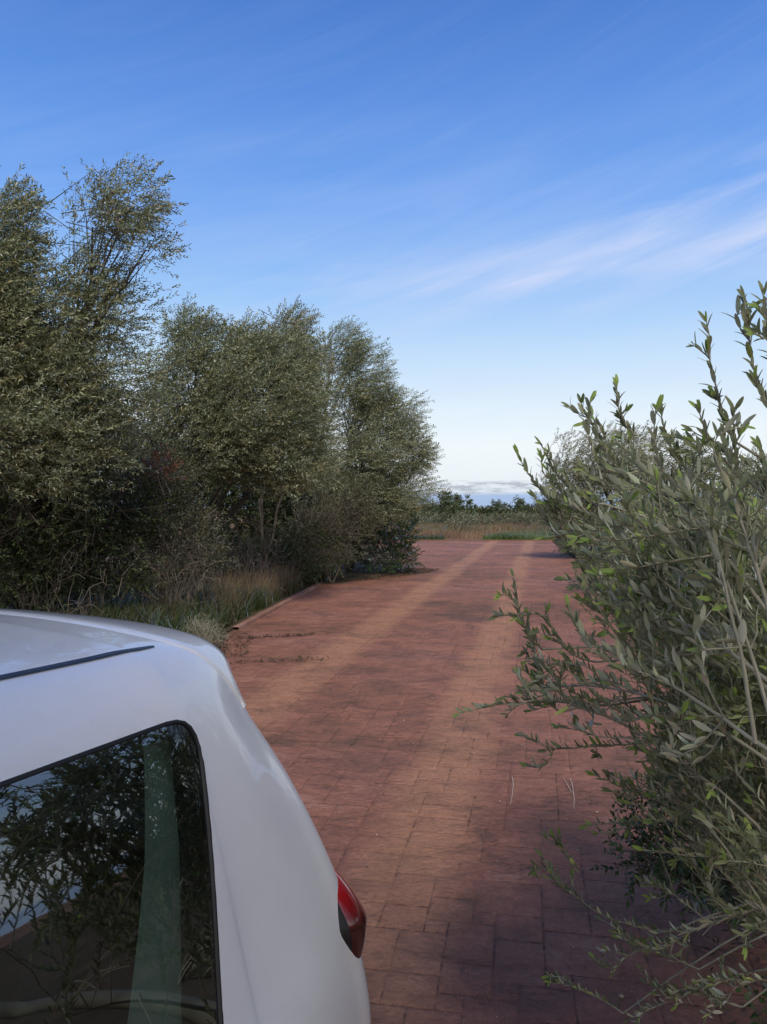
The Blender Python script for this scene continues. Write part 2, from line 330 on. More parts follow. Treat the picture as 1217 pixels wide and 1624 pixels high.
def sheet(name, outline, z, mat, thick=.06, jit=0.0, step=.35, straight=()):
    pts = []
    for k in range(len(outline)):
        a = np.array(outline[k], float); b = np.array(outline[(k + 1) % len(outline)], float); L = np.linalg.norm(b - a)
        n = max(1, int(min(L, 60) / step)) if k not in straight else 1
        for i in range(n):
            p = a + (b - a) * i / n
            if jit and i > 0 and k not in straight and L < 60: p = p + rng.normal(0, jit, 2)
            pts.append(p)
    from mathutils.geometry import delaunay_2d_cdt
    n_ = len(pts); vo, eo, fo, _, _, _ = delaunay_2d_cdt([Vector((float(p[0]), float(p[1]))) for p in pts], [], [list(range(n_))], 1, 1e-6)
    bm = bmesh.new(); vs0 = [bm.verts.new((p[0], p[1], z)) for p in vo]
    for f in fo:
        a_, b_, c_ = (vo[q] for q in f[:3]); bm.faces.new([vs0[q] for q in (f if (b_ - a_).cross(c_ - a_) > 0 else f[::-1])])
    vs = [bm.verts.new((p[0], p[1], z)) for p in pts]
    low = [bm.verts.new((p[0], p[1], z - thick)) for p in pts]
    for i in range(len(vs)):
        j = (i + 1) % len(vs); bm.faces.new((vs[i], low[i], low[j], vs[j]))
    me = bpy.data.meshes.new(name); bm.to_mesh(me); bm.free(); o = link(name, me, mat); tag(o, kind='structure'); return o
LEFT = [(-60, 7.6), (-8, 8.0), (-3.2, 8.2), (-1.95, 8.7), (-2.14, 10.95), (-1.48, 17.3), (-.55, 18.6), (.35, 20.3), (.55, 22.5), (.7, 27), (.4, 33), (-3, 38), (-8, 41.2), (-60, 41.5)]
sheet('verge_ground', LEFT, .035, M['verge'], jit=.05, straight=(4,))
def edging(name, P, wd, z0, z1, mat):
    P = np.array(P, float); t = np.zeros_like(P); t[1:-1] = P[2:] - P[:-2]; t[0] = P[1] - P[0]; t[-1] = P[-1] - P[-2]; t = norm(t); nrm = np.stack([t[:, 1], -t[:, 0]], 1)
    V = []
    for p, q in zip(P, nrm):
        for o_, z in ((-.03, z0), (-.025, z1), (wd - .006, z1), (wd, z0)): V.append((p[0] + q[0] * o_, p[1] + q[1] * o_, z + rng.normal(0, .0012)))
    Fs = [(i * 4 + k, i * 4 + k + 1, (i + 1) * 4 + k + 1, (i + 1) * 4 + k) for i in range(len(P) - 1) for k in range(3)] 
    o = mesh_py(name, V, Fs, mat); tag(o, kind='structure')
ek = [np.array(LEFT[4]) + (np.array(LEFT[5]) - np.array(LEFT[4])) * k / 30 for k in range(31)]
edging('kerb', ek, .085, -.03, .046, ground_mat('kerb_concrete', ((.17, .09, .07), (.26, .14, .105), (.36, .22, .17)), 1.5, 40, .006))
RIGHT = [(1.25, -6), (1.45, 0), (1.75, 1.8), (1.9, 3), (2.35, 5.5), (3.15, 9), (4.15, 14.5), (5.3, 20), (6.5, 26), (7.6, 33), (8.4, 38), (9.0, 41.0), (80, 41.5), (80, -6)]
sheet('roadside_ground', RIGHT, .03, M['verge'], jit=.05)
sheet('field', [(-200, 40.6), (0, 40.4), (9.6, 40.5), (200, 40.4), (200, 400), (-200, 400)], .05, M['soil'], jit=.0, straight=(3, 4, 5, 2, 0))

# ------------------------------------------------------------------ grass
def blades(name, pts, h, wd, mat, lean=.35, colA=(.7,) * 3, colB=(1.3,) * 3, seg=2, wind=(.15, 0)):
    n = len(pts); hh = h * rng.uniform(.45, 1.25, n) if np.ndim(h) == 0 else h
    a = rng.uniform(0, 2 * math.pi, n); d = np.stack([np.cos(a), np.sin(a), np.zeros(n)], 1)
    side = np.stack([-np.sin(a + rng.normal(0, .6, n)), np.cos(a), np.zeros(n)], 1)
    ln = rng.uniform(.1, 1, n) * lean
    V = np.zeros((n, 2 * seg + 2, 3)); ts = np.linspace(0, 1, seg + 1)
    W = np.array([wind[0], wind[1], 0])
    for i, t in enumerate(ts):
        c = pts + d * (ln * hh * t * t)[:, None] + W * (hh * t * t)[:, None] + np.array([0, 0, 1]) * (hh * t * (1 - .25 * ln * t))[:, None]
        hw = wd * (1 - t) ** .7 * .5 + wd * .04
        V[:, 2 * i] = c - side * hw; V[:, 2 * i + 1] = c + side * hw
    f = np.array([(2 * i, 2 * i + 1, 2 * i + 3, 2 * i + 2) for i in range(seg)])
    Fq = (f[None] + (np.arange(n) * (2 * seg + 2))[:, None, None]).reshape(-1, 4)
    cc = np.array(colA) + (np.array(colB) - np.array(colA)) * rng.random((n, 1)) * (.6 + .4 * rng.random((n, 3)))
    pm = .82 + .18 * np.sin(pts[:, 0] * .9 + 2 * np.sin(pts[:, 1] * .23)) * np.sin(pts[:, 1] * .37 + np.sin(pts[:, 0] * .5)) + .12 * np.sin(pts[:, 0] * 2.3 + pts[:, 1] * .8)
    cc = cc * pm[:, None]
    cc = np.repeat(cc[:, None], 2 * seg + 2, 1).reshape(-1, 3)
    o = mesh_np(name, V.reshape(-1, 3), Fq, mat, col=cc); tag(o, kind='stuff'); return o
def inside(poly, P):
    poly = np.array(poly); x, y = P[:, 0], P[:, 1]; r = np.zeros(len(P), bool); n = len(poly)
    for i in range(n):
        x1, y1 = poly[i]; x2, y2 = poly[(i + 1) % n]
        c = ((y1 > y) != (y2 > y)) & (x < (x2 - x1) * (y - y1) / (y2 - y1 + 1e-12) + x1); r ^= c
    return r
def scatter(poly, n, z=.03, clump=0.0, cs=1.0):
    poly_a = np.array(poly); lo, hi = poly_a.min(0), poly_a.max(0); out = []
    while sum(map(len, out)) < n:
        P = lo + (hi - lo) * rng.random((n, 2)); P = P[inside(poly, P)]
        if clump:
            d = np.sin(P[:, 0] * 2.1 * cs + 1.3 * np.sin(P[:, 1] * 1.7 * cs)) * np.sin(P[:, 1] * 2.6 * cs + 2 * np.sin(P[:, 0] * 1.1 * cs)); P = P[rng.random(len(P)) < np.clip(.5 + clump * d, .03, 1)]
        out.append(P)
    P = np.vstack(out)[:n]; return np.column_stack([P, np.full(len(P), z)])
VG = [(-9, 8.4), (-3.2, 8.4), (-2.1, 8.9), (-2.25, 10.95), (-1.6, 17.3), (-.8, 18.5), (-4, 18.5), (-14, 16)]
blades('green_grass', scatter(VG, 42000, clump=.5), .36, .009, M['grass_green'], .7, (.35, .42, .28), (.95, .98, .70))
blades('dry_grass', scatter(VG, 24000, clump=.7, cs=.8), .44, .006, M['grass_dry'], .7, (.16, .15, .12), (.62, .56, .48), 3)
blades('tall_dry_grass', np.vstack([scatter([(-2.3, 11.6), (-1.75, 16.4), (-2.0, 16.6), (-3.6, 15.6), (-3.2, 12)], 4200, clump=.5, cs=2)]), .62, .005, M['grass_dry'], .5, (.5, .5, .45), (1.2, 1.1, 1.0), 3)
# far field of dry grass and the greener patch at the road's end
FF = [(-14, 41.4), (8.6, 41.4), (9.6, 43), (22, 48), (30, 80), (-18, 80)]
blades('dry_field_grass', scatter(FF, 70000, .04, clump=.4, cs=.35), .40, .022, M['grass_dry'], .4, (.55, .45, .42), (1.15, 1.0, .95), 2)
blades('field_weeds', scatter([(-12, 44), (4, 47), (16, 52), (26, 72), (-14, 72)], 16000, .04, clump=1.0, cs=.28), .42, .03, M['grass_green'], .5, (.6, .6, .5), (1.6, 1.5, 1.1), 2)
blades('field_edge_grass', scatter([(-10, 40.7), (3.3, 40.9), (3.2, 41.6), (-10, 41.8)], 5000, .04, clump=.6, cs=1.2), .3, .018, M['grass_green'], .6, (.6, .6, .6), (1.2, 1.1, 1))
blades('verge_weeds', scatter([(-5, 8.7), (-2.2, 9.0), (-2.25, 10.9), (-2.0, 13.5), (-3.4, 13.5), (-5, 11)], 5000, clump=.9, cs=1.4), .42, .016, M['grass_green'], .95, (.3, .42, .25), (.9, 1.1, .6), 3)
blades('green_patch_grass', scatter([(5.2, 40.8), (9.8, 40.6), (11.5, 42.5), (12, 49), (9.2, 49), (7.4, 45.5)], 24000, .04, clump=.3, cs=1), .32, .02, M['grass_green'], .6, (1.2, 1.25, 1.0), (2.1, 2.0, 1.6))
RV = [(3.2, 8.9), (4.2, 14.2), (5.35, 19.8), (6.55, 25.8), (7.6, 32.5), (8.8, 40), (11, 40), (9, 30), (7, 20), (5, 12), (4.2, 8)]
blades('roadside_grass', scatter(RV, 16000, clump=.5), .26, .010, M['grass_green'], .7, (.5, .55, .45), (1.05, 1.05, .9))
blades('roadside_dry_grass', scatter(RV, 7000, clump=.5, cs=.7), .34, .008, M['grass_dry'], .6, (.4, .4, .4), (.9, .9, .85))

# ------------------------------------------------------------------ foliage
def sprig_template(npairs, L, leaf, wd, droop, seed):
    r = np.random.default_rng(seed); V = []
    for i in range(npairs):
        t = (i + .6) / npairs
        c = np.array([math.sin(t * 1.2) * droop * L, 0, t * L])
        for s in (-1, 1):
            if r.random() < .08: continue
            a = i * 1.57 + (0 if s > 0 else math.pi) + r.normal(0, .4); up = r.uniform(.5, 1.15)
            d = np.array([math.cos(a) * math.cos(up), math.sin(a) * math.cos(up), math.sin(up)]); d[0] += droop * .5; d /= np.linalg.norm(d)
            sd = np.cross(d, r.normal(0, 1, 3)); sd /= np.linalg.norm(sd); nn = np.cross(d, sd)
            l = leaf * r.uniform(.65, 1.15); wv = wd * r.uniform(.8, 1.2)
            V.append([c, c + d * l * .45 + sd * wv * .5 + nn * wv * .25, c + d * l - nn * l * .12, c + d * l * .45 - sd * wv * .5 + nn * wv * .25])
    return np.array(V)
def place_sprigs(points, dirs, leaf, wd, npairs, L, droop=.35, scale=(.7, 1.25), tone=(.65, 1.25), ntem=10, seed=0):
    """returns (V, F, colour) of all leaves"""
    n = len(points); which = rng.integers(0, ntem, n); Vs = []; Cs = []
    dirs = norm(dirs)
    tones = rng.uniform(tone[0], tone[1], n); warm = rng.normal(0, .07, n)
    for k in range(ntem):
        T = sprig_template(npairs, L, leaf, wd, droop, seed + k); idx = np.where(which == k)[0]
        if not len(idx): continue
        D = dirs[idx]; rr = rng.normal(0, 1, (len(idx), 3)); rr[:, 0] += 1.2          # droop side mostly to the right: the wind
        A = norm(rr - (rr * D).sum(1, keepdims=True) * D); B = np.cross(D, A)
        sc = rng.uniform(*scale, len(idx))[:, None, None, None]
        Tm = T[None]                                                                 # 1,leaf,4,3
        P = (A[:, None, None, :] * Tm[..., 0:1] + B[:, None, None, :] * Tm[..., 1:2] + D[:, None, None, :] * Tm[..., 2:3]) * sc + points[idx][:, None, None, :]
        Vs.append(P.reshape(-1, 3))
        c = tones[idx][:, None] * rng.uniform(.72, 1.28, (len(idx), T.shape[0]))
        w_ = warm[idx][:, None]
        cc = np.stack([c * (1 + w_), c, c * (1 - w_)], -1); Cs.append(np.repeat(cc.reshape(-1, 3), 4, 0))
    V = np.vstack(Vs); C = np.vstack(Cs); Fq = np.arange(len(V)).reshape(-1, 4); return V, Fq, C
def lobe_points(lobes, dens):
    """points in ellipsoid shells with clumps; dens = sprigs per m2 of shell"""
    out = []; nrm = []
    for (c, r, dd) in lobes:
        c = np.array(c); r = np.array(r) if np.ndim(r) else np.full(3, r)
        area = 4 * math.pi * ((r[0] * r[1]) ** 1.6 / 3 + (r[0] * r[2]) ** 1.6 / 3 + (r[1] * r[2]) ** 1.6 / 3) ** (1 / 1.6)
        n = int(area * dens * dd)
        u = norm(rng.normal(0, 1, (n, 3)))
        # lumpy radius: sum of random bumps, so that the outline is uneven and gaps open
        k = norm(rng.normal(0, 1, (16, 3))); amp = rng.uniform(.08, .30, 16)
        lump = (np.exp((u @ k.T - 1) * 9) * amp).sum(1)
        ck = norm(rng.normal(0, 1, (14, 3))); gap = np.exp((u @ ck.T - 1) * 14).sum(1)
        keep = rng.random(n) > np.clip(gap * .75, 0, .8); u = u[keep]; lump = lump[keep]
        rad_ = (rng.random(len(u)) ** .45) * .92 + lump
        out.append(c + u * r * rad_[:, None]); nrm.append(u)
    return np.vstack(out), np.vstack(nrm)
def px_lobe(u, v, Y, ru, rv, ry=None, dd=1.0):
    c = at(u, v, Y); r = np.array([ru * Y / F, ry if ry else (ru + rv) * .5 * Y / F, rv * Y / F]); return (c, r, dd)
def tree(name, label, cat, base, lobes, dens, mat, leaf=.055, wd=.014, npairs=9, L=.26, group=None, trunk=.09, wind=(.85, 0, .30), outward=.75, barkm=None, ntrunk=2, tone=(.65, 1.25), twigs=.05, floor=.05, split=1, extra=None):
    global rng
    rng = np.random.default_rng(zlib.crc32(label.encode()))
    root = empty(name, base); tag(root, label, cat, group)
    P, U = lobe_points(lobes, dens); ok = P[:, 2] > floor; P = P[ok]; U = U[ok]
    D = U * outward + np.array(wind) + rng.normal(0, .35, U.shape)
    V, Fq, C = place_sprigs(P, D, leaf, wd, npairs, L, tone=tone, seed=int(abs(base[0] * 100)) + 11)
    mesh_np('crown', V, Fq, mat, root, col=C)
    t = Tubes(6); b = np.array(base, float); stems = []
    for k in range(ntrunk):
        a = rng.uniform(0, 6.28); b0 = b + np.array([math.cos(a), math.sin(a), 0]) * trunk * (1.4 if ntrunk > 1 else 0)
        stems.append(b0)
    for li, (c, r, dd) in enumerate(lobes):
        c = np.array(c); r = np.array(r) if np.ndim(r) else np.full(3, r); b0 = stems[li % len(stems)]
        hgt = max(.3, c[2] - b0[2])
        path = curve(b0, c - np.array([0, 0, r[2] * .2]), (rng.normal(0, .05) * hgt, rng.normal(0, .05) * hgt, .06 * hgt), 9, .012 * hgt)
        t.add(path, trunk * rng.uniform(.5, 1), trunk * .22)
        for q in range(9):
            s0 = path[rng.integers(4, 9)]; u = norm(rng.normal(0, 1, 3)); e = c + u * r * .85
            if e[2] < .2: continue
            sub = curve(s0, e, (0, 0, .08 * np.linalg.norm(e - s0)), 6, .03); t.add(sub, trunk * .22, trunk * .05)
    n = int(len(P) * twigs); 
    for i in rng.choice(len(P), n, replace=False):
        d = norm(D[i]); L_ = rng.uniform(.3, .8) * L / .28; t.add(np.array([P[i] - d * L_ + rng.normal(0, .28 * L, 3), P[i] - d * L_ * .4 + rng.normal(0, .1 * L, 3), P[i] + d * L * .7]), .006, .002)
    t.build('trunk', barkm or M['bark'], root)
    if extra: extra(root)
    return root

# --- the row of olives along the left
tree('olive_tree', 'tallest olive tree, windswept, at the far left above the white car', 'tree', (-5.0, 10.6, 0.03), [
    px_lobe(205, 325, 9.2, 48, 48, dd=.75), px_lobe(148, 350, 9.3, 40, 56, dd=.6), px_lobe(232, 392, 9.3, 26, 26, dd=.6), px_lobe(15, 350, 9.4, 38, 52, dd=.75), px_lobe(-30, 430, 9.4, 90, 90),
    px_lobe(125, 450, 9.5, 60, 62, dd=.5), px_lobe(165, 500, 9.6, 70, 48, dd=.4), px_lobe(30, 530, 9.6, 105, 85, dd=.85), px_lobe(-90, 560, 9.4, 150, 160), px_lobe(120, 600, 9.8, 95, 80, dd=.9),
    px_lobe(30, 680, 9.5, 120, 90), px_lobe(130, 710, 10, 80, 75, dd=.8)],
    290, M['olive'], leaf=.060, wd=.015, npairs=8, L=.27, group='olive trees in the row on the left', trunk=.05, ntrunk=4)
tree('olive_tree', 'broad bushy olive tree with a rounded top, directly right of the tallest olive', 'tree', (-4.1, 15.2, 0.03), [
    px_lobe(296, 540, 13.2, 40, 40), px_lobe(345, 560, 13.2, 60, 40), px_lobe(395, 545, 13.6, 36, 30), px_lobe(430, 585, 13.6, 70, 52), px_lobe(300, 640, 13, 75, 75), px_lobe(400, 655, 13, 105, 85),
    px_lobe(475, 665, 14, 45, 55, dd=.8), px_lobe(250, 585, 13.4, 34, 40, dd=.22), px_lobe(460, 618, 13.4, 45, 42), px_lobe(330, 705, 12.8, 90, 58, dd=.8), px_lobe(440, 735, 13.2, 85, 50, dd=.8), px_lobe(238, 660, 13.4, 45, 50, dd=.25)],
    250, M['olive'], leaf=.060, wd=.017, npairs=8, L=.28, group='olive trees in the row on the left', trunk=.06, ntrunk=4)
tree('olive_tree', 'dark-topped olive tree showing only its narrow crown above the broad bushy one', 'tree', (-2.9, 18.6, 0.03), [
    px_lobe(462, 520, 17, 30, 28), px_lobe(455, 560, 17, 40, 36), px_lobe(490, 600, 17.4, 36, 40, dd=.5), px_lobe(380, 575, 17, 50, 40)],
    180, M['olive_far'], leaf=.065, wd=.018, npairs=8, L=.3, group='olive trees in the row on the left', trunk=.06)
tree('olive_tree', 'olive at the far end of the left row, its crown sloping down to the horizon', 'tree', (-1.0, 20.8, 0.03), [
    px_lobe(540, 556, 19, 34, 36), px_lobe(568, 605, 19, 40, 52), px_lobe(620, 655, 19.4, 36, 38), px_lobe(598, 700, 19, 58, 55), px_lobe(550, 655, 19, 30, 44, dd=.95), px_lobe(650, 720, 20, 36, 30, dd=.75),
    px_lobe(575, 735, 18.6, 50, 45), px_lobe(500, 745, 18.2, 45, 40, dd=.8), px_lobe(638, 775, 19.5, 38, 40, dd=.9), px_lobe(600, 795, 19, 50, 34), px_lobe(674, 722, 20.4, 16, 12, dd=.6), px_lobe(540, 795, 18.4, 55, 34, dd=.8)],
    200, M['olive'], leaf=.06, wd=.018, npairs=8, L=.3, group='olive trees in the row on the left', trunk=.07, ntrunk=3)

# --- undergrowth below them
def bush(name, label, lobes, dens, mat, leaf=.05, wd=.02, npairs=6, L=.22, cat='bush', group=None, base=None, twigs=.15, wind=(.2, 0, .4), tone=(.5, 1.15), barkm=None, trunk=.03):
    c = np.mean([l[0] for l in lobes], 0); base = base or (float(c[0]), float(c[1]), .03)
    return tree(name, label, cat, base, lobes, dens, mat, leaf, wd, npairs, L, group, trunk, wind, .9, barkm or M['dead_twig'], 3, tone, twigs)
G = 'dark undergrowth bushes below the olive row'
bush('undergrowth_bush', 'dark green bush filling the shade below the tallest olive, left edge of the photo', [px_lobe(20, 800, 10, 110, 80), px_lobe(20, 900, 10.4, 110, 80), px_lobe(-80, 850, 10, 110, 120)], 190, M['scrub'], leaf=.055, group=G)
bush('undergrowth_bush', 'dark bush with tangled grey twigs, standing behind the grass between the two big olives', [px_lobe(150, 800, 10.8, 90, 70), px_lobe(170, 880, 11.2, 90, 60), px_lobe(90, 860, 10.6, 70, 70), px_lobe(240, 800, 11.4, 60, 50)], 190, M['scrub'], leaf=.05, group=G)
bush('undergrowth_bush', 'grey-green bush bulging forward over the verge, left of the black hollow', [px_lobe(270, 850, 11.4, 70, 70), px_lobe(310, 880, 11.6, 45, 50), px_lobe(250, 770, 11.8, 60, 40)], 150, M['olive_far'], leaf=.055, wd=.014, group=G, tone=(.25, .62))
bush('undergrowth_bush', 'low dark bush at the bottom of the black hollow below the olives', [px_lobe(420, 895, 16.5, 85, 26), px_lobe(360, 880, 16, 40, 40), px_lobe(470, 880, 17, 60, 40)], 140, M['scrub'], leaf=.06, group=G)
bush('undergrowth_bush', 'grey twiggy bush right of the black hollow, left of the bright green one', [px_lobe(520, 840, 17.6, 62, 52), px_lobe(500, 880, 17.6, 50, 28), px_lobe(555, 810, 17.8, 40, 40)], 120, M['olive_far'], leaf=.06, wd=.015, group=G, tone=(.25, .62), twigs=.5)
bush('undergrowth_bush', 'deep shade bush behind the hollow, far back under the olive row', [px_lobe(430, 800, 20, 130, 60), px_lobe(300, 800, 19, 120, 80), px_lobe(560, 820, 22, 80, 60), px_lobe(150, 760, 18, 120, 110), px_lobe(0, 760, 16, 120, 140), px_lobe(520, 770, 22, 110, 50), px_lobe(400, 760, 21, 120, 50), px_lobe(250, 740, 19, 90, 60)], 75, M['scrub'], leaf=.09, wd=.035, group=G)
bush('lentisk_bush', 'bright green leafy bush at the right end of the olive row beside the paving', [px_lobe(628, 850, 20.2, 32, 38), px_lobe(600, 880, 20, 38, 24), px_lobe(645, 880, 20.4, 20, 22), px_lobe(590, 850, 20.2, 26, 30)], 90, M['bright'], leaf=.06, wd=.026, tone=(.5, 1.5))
b_ = bush('dead_branch', 'patch of dead rust-brown leaves hanging in the gap between the two big olives', [px_lobe(236, 735, 10.9, 30, 15), px_lobe(258, 756, 10.9, 12, 18, dd=.5)], 150, M['dry_leaf'], leaf=.05, wd=.018, cat='dead branch', base=tuple(map(float, (*at(250, 800, 11.8)[:2], .03))), trunk=.015)

# bare tangled twigs
def tangle(name, label, base, spread, hgt, n, r0=.012, droop=.4, cat='bare shrub', mat=None, seg=9):
    root = empty(name, base); tag(root, label, cat); t = Tubes(4); b = np.array(base, float)
    for i in range(n):
        a = rng.uniform(0, 6.28); s = rng.uniform(.2, 1); e = b + np.array([math.cos(a) * spread[0] * s, math.sin(a) * spread[1] * s, hgt * rng.uniform(.15, 1) * (1.15 - droop * s)])
        p0 = b + np.array([rng.normal(0, .12 * spread[0]), rng.normal(0, .12 * spread[1]), 0]); L = np.linalg.norm(e - p0)
        path = curve(p0, e, (rng.normal(0, .1) * L, rng.normal(0, .1) * L, .28 * L), seg, .025 * L); t.add(path, r0, r0 * .3)
        for q in range(4):
            k = rng.integers(3, seg); d = norm(rng.normal(0, 1, 3) + np.array([.2, 0, .1])) * L * rng.uniform(.12, .35)
            t.add(curve(path[k], path[k] + d, (0, 0, .1 * L * rng.normal()), 5, .012 * L), r0 * .5, r0 * .2)
    t.build('twigs', mat or M['dead_twig'], root); return root
tangle('bare_shrub', 'bare grey shrub of arching leafless branches against the black hollow', (-2.5, 14.3, .03), (.8, .6), 1.6, 46, .011)
tangle('bare_shrub', 'tangle of bare grey-brown twigs spilling forward behind the verge, left of the arching one', (-3.15, 11.3, .03), (1.0, .6), 1.5, 80, .007, .6)
tangle('bare_shrub', 'small dry thorny shrub on the verge corner just above the car spoiler', (-2.15, 9.15, .03), (.36, .34), .42, 130, .0035, .5, mat=M['twig'])
tangle('bare_shrub', 'leafless twigs tangled at the far left under the tallest olive', (-4.6, 10.2, .03), (1.1, .5), 2.0, 60, .007, .4)

# --- right side, farther off
G2 = 'olive trees along the right of the road'
tree('olive_tree', 'round grey olive tree at the far right end of the road', 'tree', (9.3, 27.5, .03), [
    px_lobe(935, 735, 26, 55, 45), px_lobe(895, 770, 26, 42, 40), px_lobe(990, 730, 26.5, 50, 42), px_lobe(875, 800, 26, 26, 26, dd=.7), px_lobe(910, 820, 26, 40, 34), px_lobe(960, 800, 26, 60, 50), px_lobe(1030, 780, 26, 50, 60), px_lobe(900, 850, 26.5, 26, 22, dd=.8)],
    90, M['olive_far'], leaf=.075, wd=.022, npairs=8, L=.32, group=G2, trunk=.14)
tree('olive_tree', 'brownish olive tree glimpsed through the near olive, nearer than the round grey one', 'tree', (6.6, 17.0, .03), [
    px_lobe(1060, 745, 16, 60, 45), px_lobe(1120, 770, 16, 60, 50), px_lobe(1200, 790, 16, 70, 60), px_lobe(1040, 810, 16, 60, 50), px_lobe(1130, 850, 16, 90, 60)],
    90, M['olive'], leaf=.07, wd=.018, group=G2, trunk=.10)
bush('roadside_bush', 'low grey-green bush on the right edge of the road, partly behind the near olive leaves', [px_lobe(935, 920, 15.5, 26, 36), px_lobe(975, 905, 15.5, 46, 60), px_lobe(960, 960, 13, 22, 22)], 75, M['olive_far'], leaf=.05, wd=.015)
bush('roadside_bush', 'small dark bush at the foot of the round grey olive by the road end', [px_lobe(900, 868, 28, 18, 12), px_lobe(930, 872, 27, 22, 16)], 50, M['scrub'], leaf=.07)

# --- far thicket beyond the field
lb = []
for i in range(120):
    Y = rng.uniform(72, 125); X = rng.uniform(-.15, .36) * Y; h = rng.uniform(.7, 1.55) * (Y / 95 + .05)
    lb.append((np.array([X, Y, h * .45]), np.array([h * rng.uniform(.9, 1.8), h, h * .62]), 1.0))
P, U = lobe_points(lb, 9); ok = P[:, 2] > 0; P = P[ok]; U = U[ok]
V, Fq, C = place_sprigs(P, U + np.array([.1, 0, .4]), .30, .12, 5, .5, tone=(.4, 1.35), seed=99)
o = mesh_np('scrub_thicket', V, Fq, M['far_scrub'], col=C); tag(o, kind='stuff')
lb = []
for i in range(90):
    Y = rng.uniform(62, 74); X = rng.uniform(-.12, .34) * Y; h = rng.uniform(.5, 1.1)
    lb.append((np.array([X, Y, h * .4]), np.array([h * rng.uniform(.9, 1.6), h, h * .6]), 1.0))
P, U = lobe_points(lb, 12); ok = P[:, 2] > 0; P = P[ok]; U = U[ok]
V, Fq, C = place_sprigs(P, U + np.array([.1, 0, .4]), .2, .05, 5, .4, tone=(.4, 1.1), seed=98)
o = mesh_np('field_scrub', V, Fq, M['olive_far'], col=C); tag(o, kind='stuff')
for lab, u, v, Y, ru, rv in (('pale rounded tree rising highest above the far thicket, beside the olive row', 703, 790, 78, 9, 14), ('dark bushy tree just below and right of the highest far tree', 712, 806, 76, 16, 12),
        ('small dark far tree with a pointed top, second from the left on the skyline', 723, 792, 110, 8, 6), ('tiny pointed far tree near the middle of the skyline', 741, 793, 120, 4, 6), ('small far tree on the skyline near the right olive', 821, 797, 120, 6, 7),
        ('flat low far tree on the skyline between the pointed one and the right olive', 788, 800, 120, 9, 4)):
    p = at(u, v, Y); tree('far_tree', lab, 'tree', (float(p[0]), Y, .04), [px_lobe(u, v, Y, ru, rv), px_lobe(u + ru * .3, v + rv * .8, Y, ru * 1.1, rv)], 16, M['far_scrub'], leaf=.22, wd=.10, npairs=5, L=.45, group='trees on the far skyline', trunk=.12, twigs=0, tone=(.8, 1.7))

# white post among the trees
pp = at(473, 830, 19.5)
pr = empty('post', (float(pp[0]), 19.5, .03)); tag(pr, 'thin white post glimpsed in the dark gap between the olives', 'post')
t = Tubes(8); t.add([(pp[0], 19.5, 0), (pp[0], 19.5, 2.05)], .055, .05); t.build('pole', principled('white_post', (.62, .64, .62), .6, noise=(3, .3)), pr)
mesh_py('cap', [(pp[0] + a * .07, 19.5 + b * .07, z_) for z_ in (2.05, 2.09) for a, b in ((-1, -1), (1, -1), (1, 1), (-1, 1))], [(0, 3, 2, 1), (4, 5, 6, 7), (0, 1, 5, 4), (1, 2, 6, 5), (2, 3, 7, 6), (3, 0, 4, 7)], bpy.data.materials['white_post'], pr)

# ------------------------------------------------------------------ the near olive on the right
class Leaves:
    def __init__(s): s.b = []; s.d = []; s.n = []; s.l = []; s.c = []
    def add(s, b, d, n, l, c): s.b.append(b); s.d.append(d); s.n.append(n); s.l.append(l); s.c.append(c)
    def build(s, name, mat, parent):
        B = np.array(s.b); D = norm(np.array(s.d)); Nn = np.array(s.n); Nn = norm(Nn - (Nn * D).sum(1, keepdims=True) * D); Sd = np.cross(D, Nn)
        L = np.array(s.l)[:, None]; n = len(B); ts = [0, .1, .35, .65, .88, 1]; ws = [.0, .065, .118, .112, .068, 0]
        curl = rng.normal(.16, .14, (n, 1)); fold = rng.uniform(.15, .5, (n, 1)); wm = rng.uniform(.85, 1.25, (n, 1))
        V = np.zeros((n, 14, 3)); k = 0; idx = []
        for t, w_ in zip(ts, ws):
            c = B + D * L * t - Nn * L * curl * t * t
            if w_ == 0: V[:, k] = c; idx.append((k,)); k += 1
            else:
                V[:, k] = c; V[:, k + 1] = c + Sd * L * w_ * wm + Nn * L * w_ * fold; V[:, k + 2] = c - Sd * L * w_ * wm + Nn * L * w_ * fold; idx.append((k, k + 1, k + 2)); k += 3
        f = []
        a, b = idx[0], idx[1]; f += [(a[0], b[1], b[0], b[0]), (a[0], b[0], b[2], b[2])]
        for a, b in zip(idx[1:-2], idx[2:-1]): f += [(a[0], a[1], b[1], b[0]), (a[2], a[0], b[0], b[2])]
        a, b = idx[-2], idx[-1]; f += [(a[0], a[1], b[0], b[0]), (a[2], a[0], b[0], b[0])]
        tri = [x[:3] for x in f if x[2] == x[3]]; quad = [x for x in f if x[2] != x[3]]
        for q in quad: tri += [(q[0], q[1], q[2]), (q[0], q[2], q[3])]
        T = np.array(tri); Fq = (T[None] + (np.arange(n) * 14)[:, None, None]).reshape(-1, 3)
        C = np.repeat(np.array(s.c)[:, None], 14, 1).reshape(-1, 3)
        return mesh_np(name, V.reshape(-1, 3), Fq, mat, parent, col=C, smooth=True, k=3)
near = empty('olive_tree', (2.25, 2.6, .03)); tag(near, 'near olive at the right edge, its long leafy shoots reaching over the paving', 'tree', G2)
rng = np.random.default_rng(5)
LV = Leaves(); TW = Tubes(5); BR = Tubes(7)
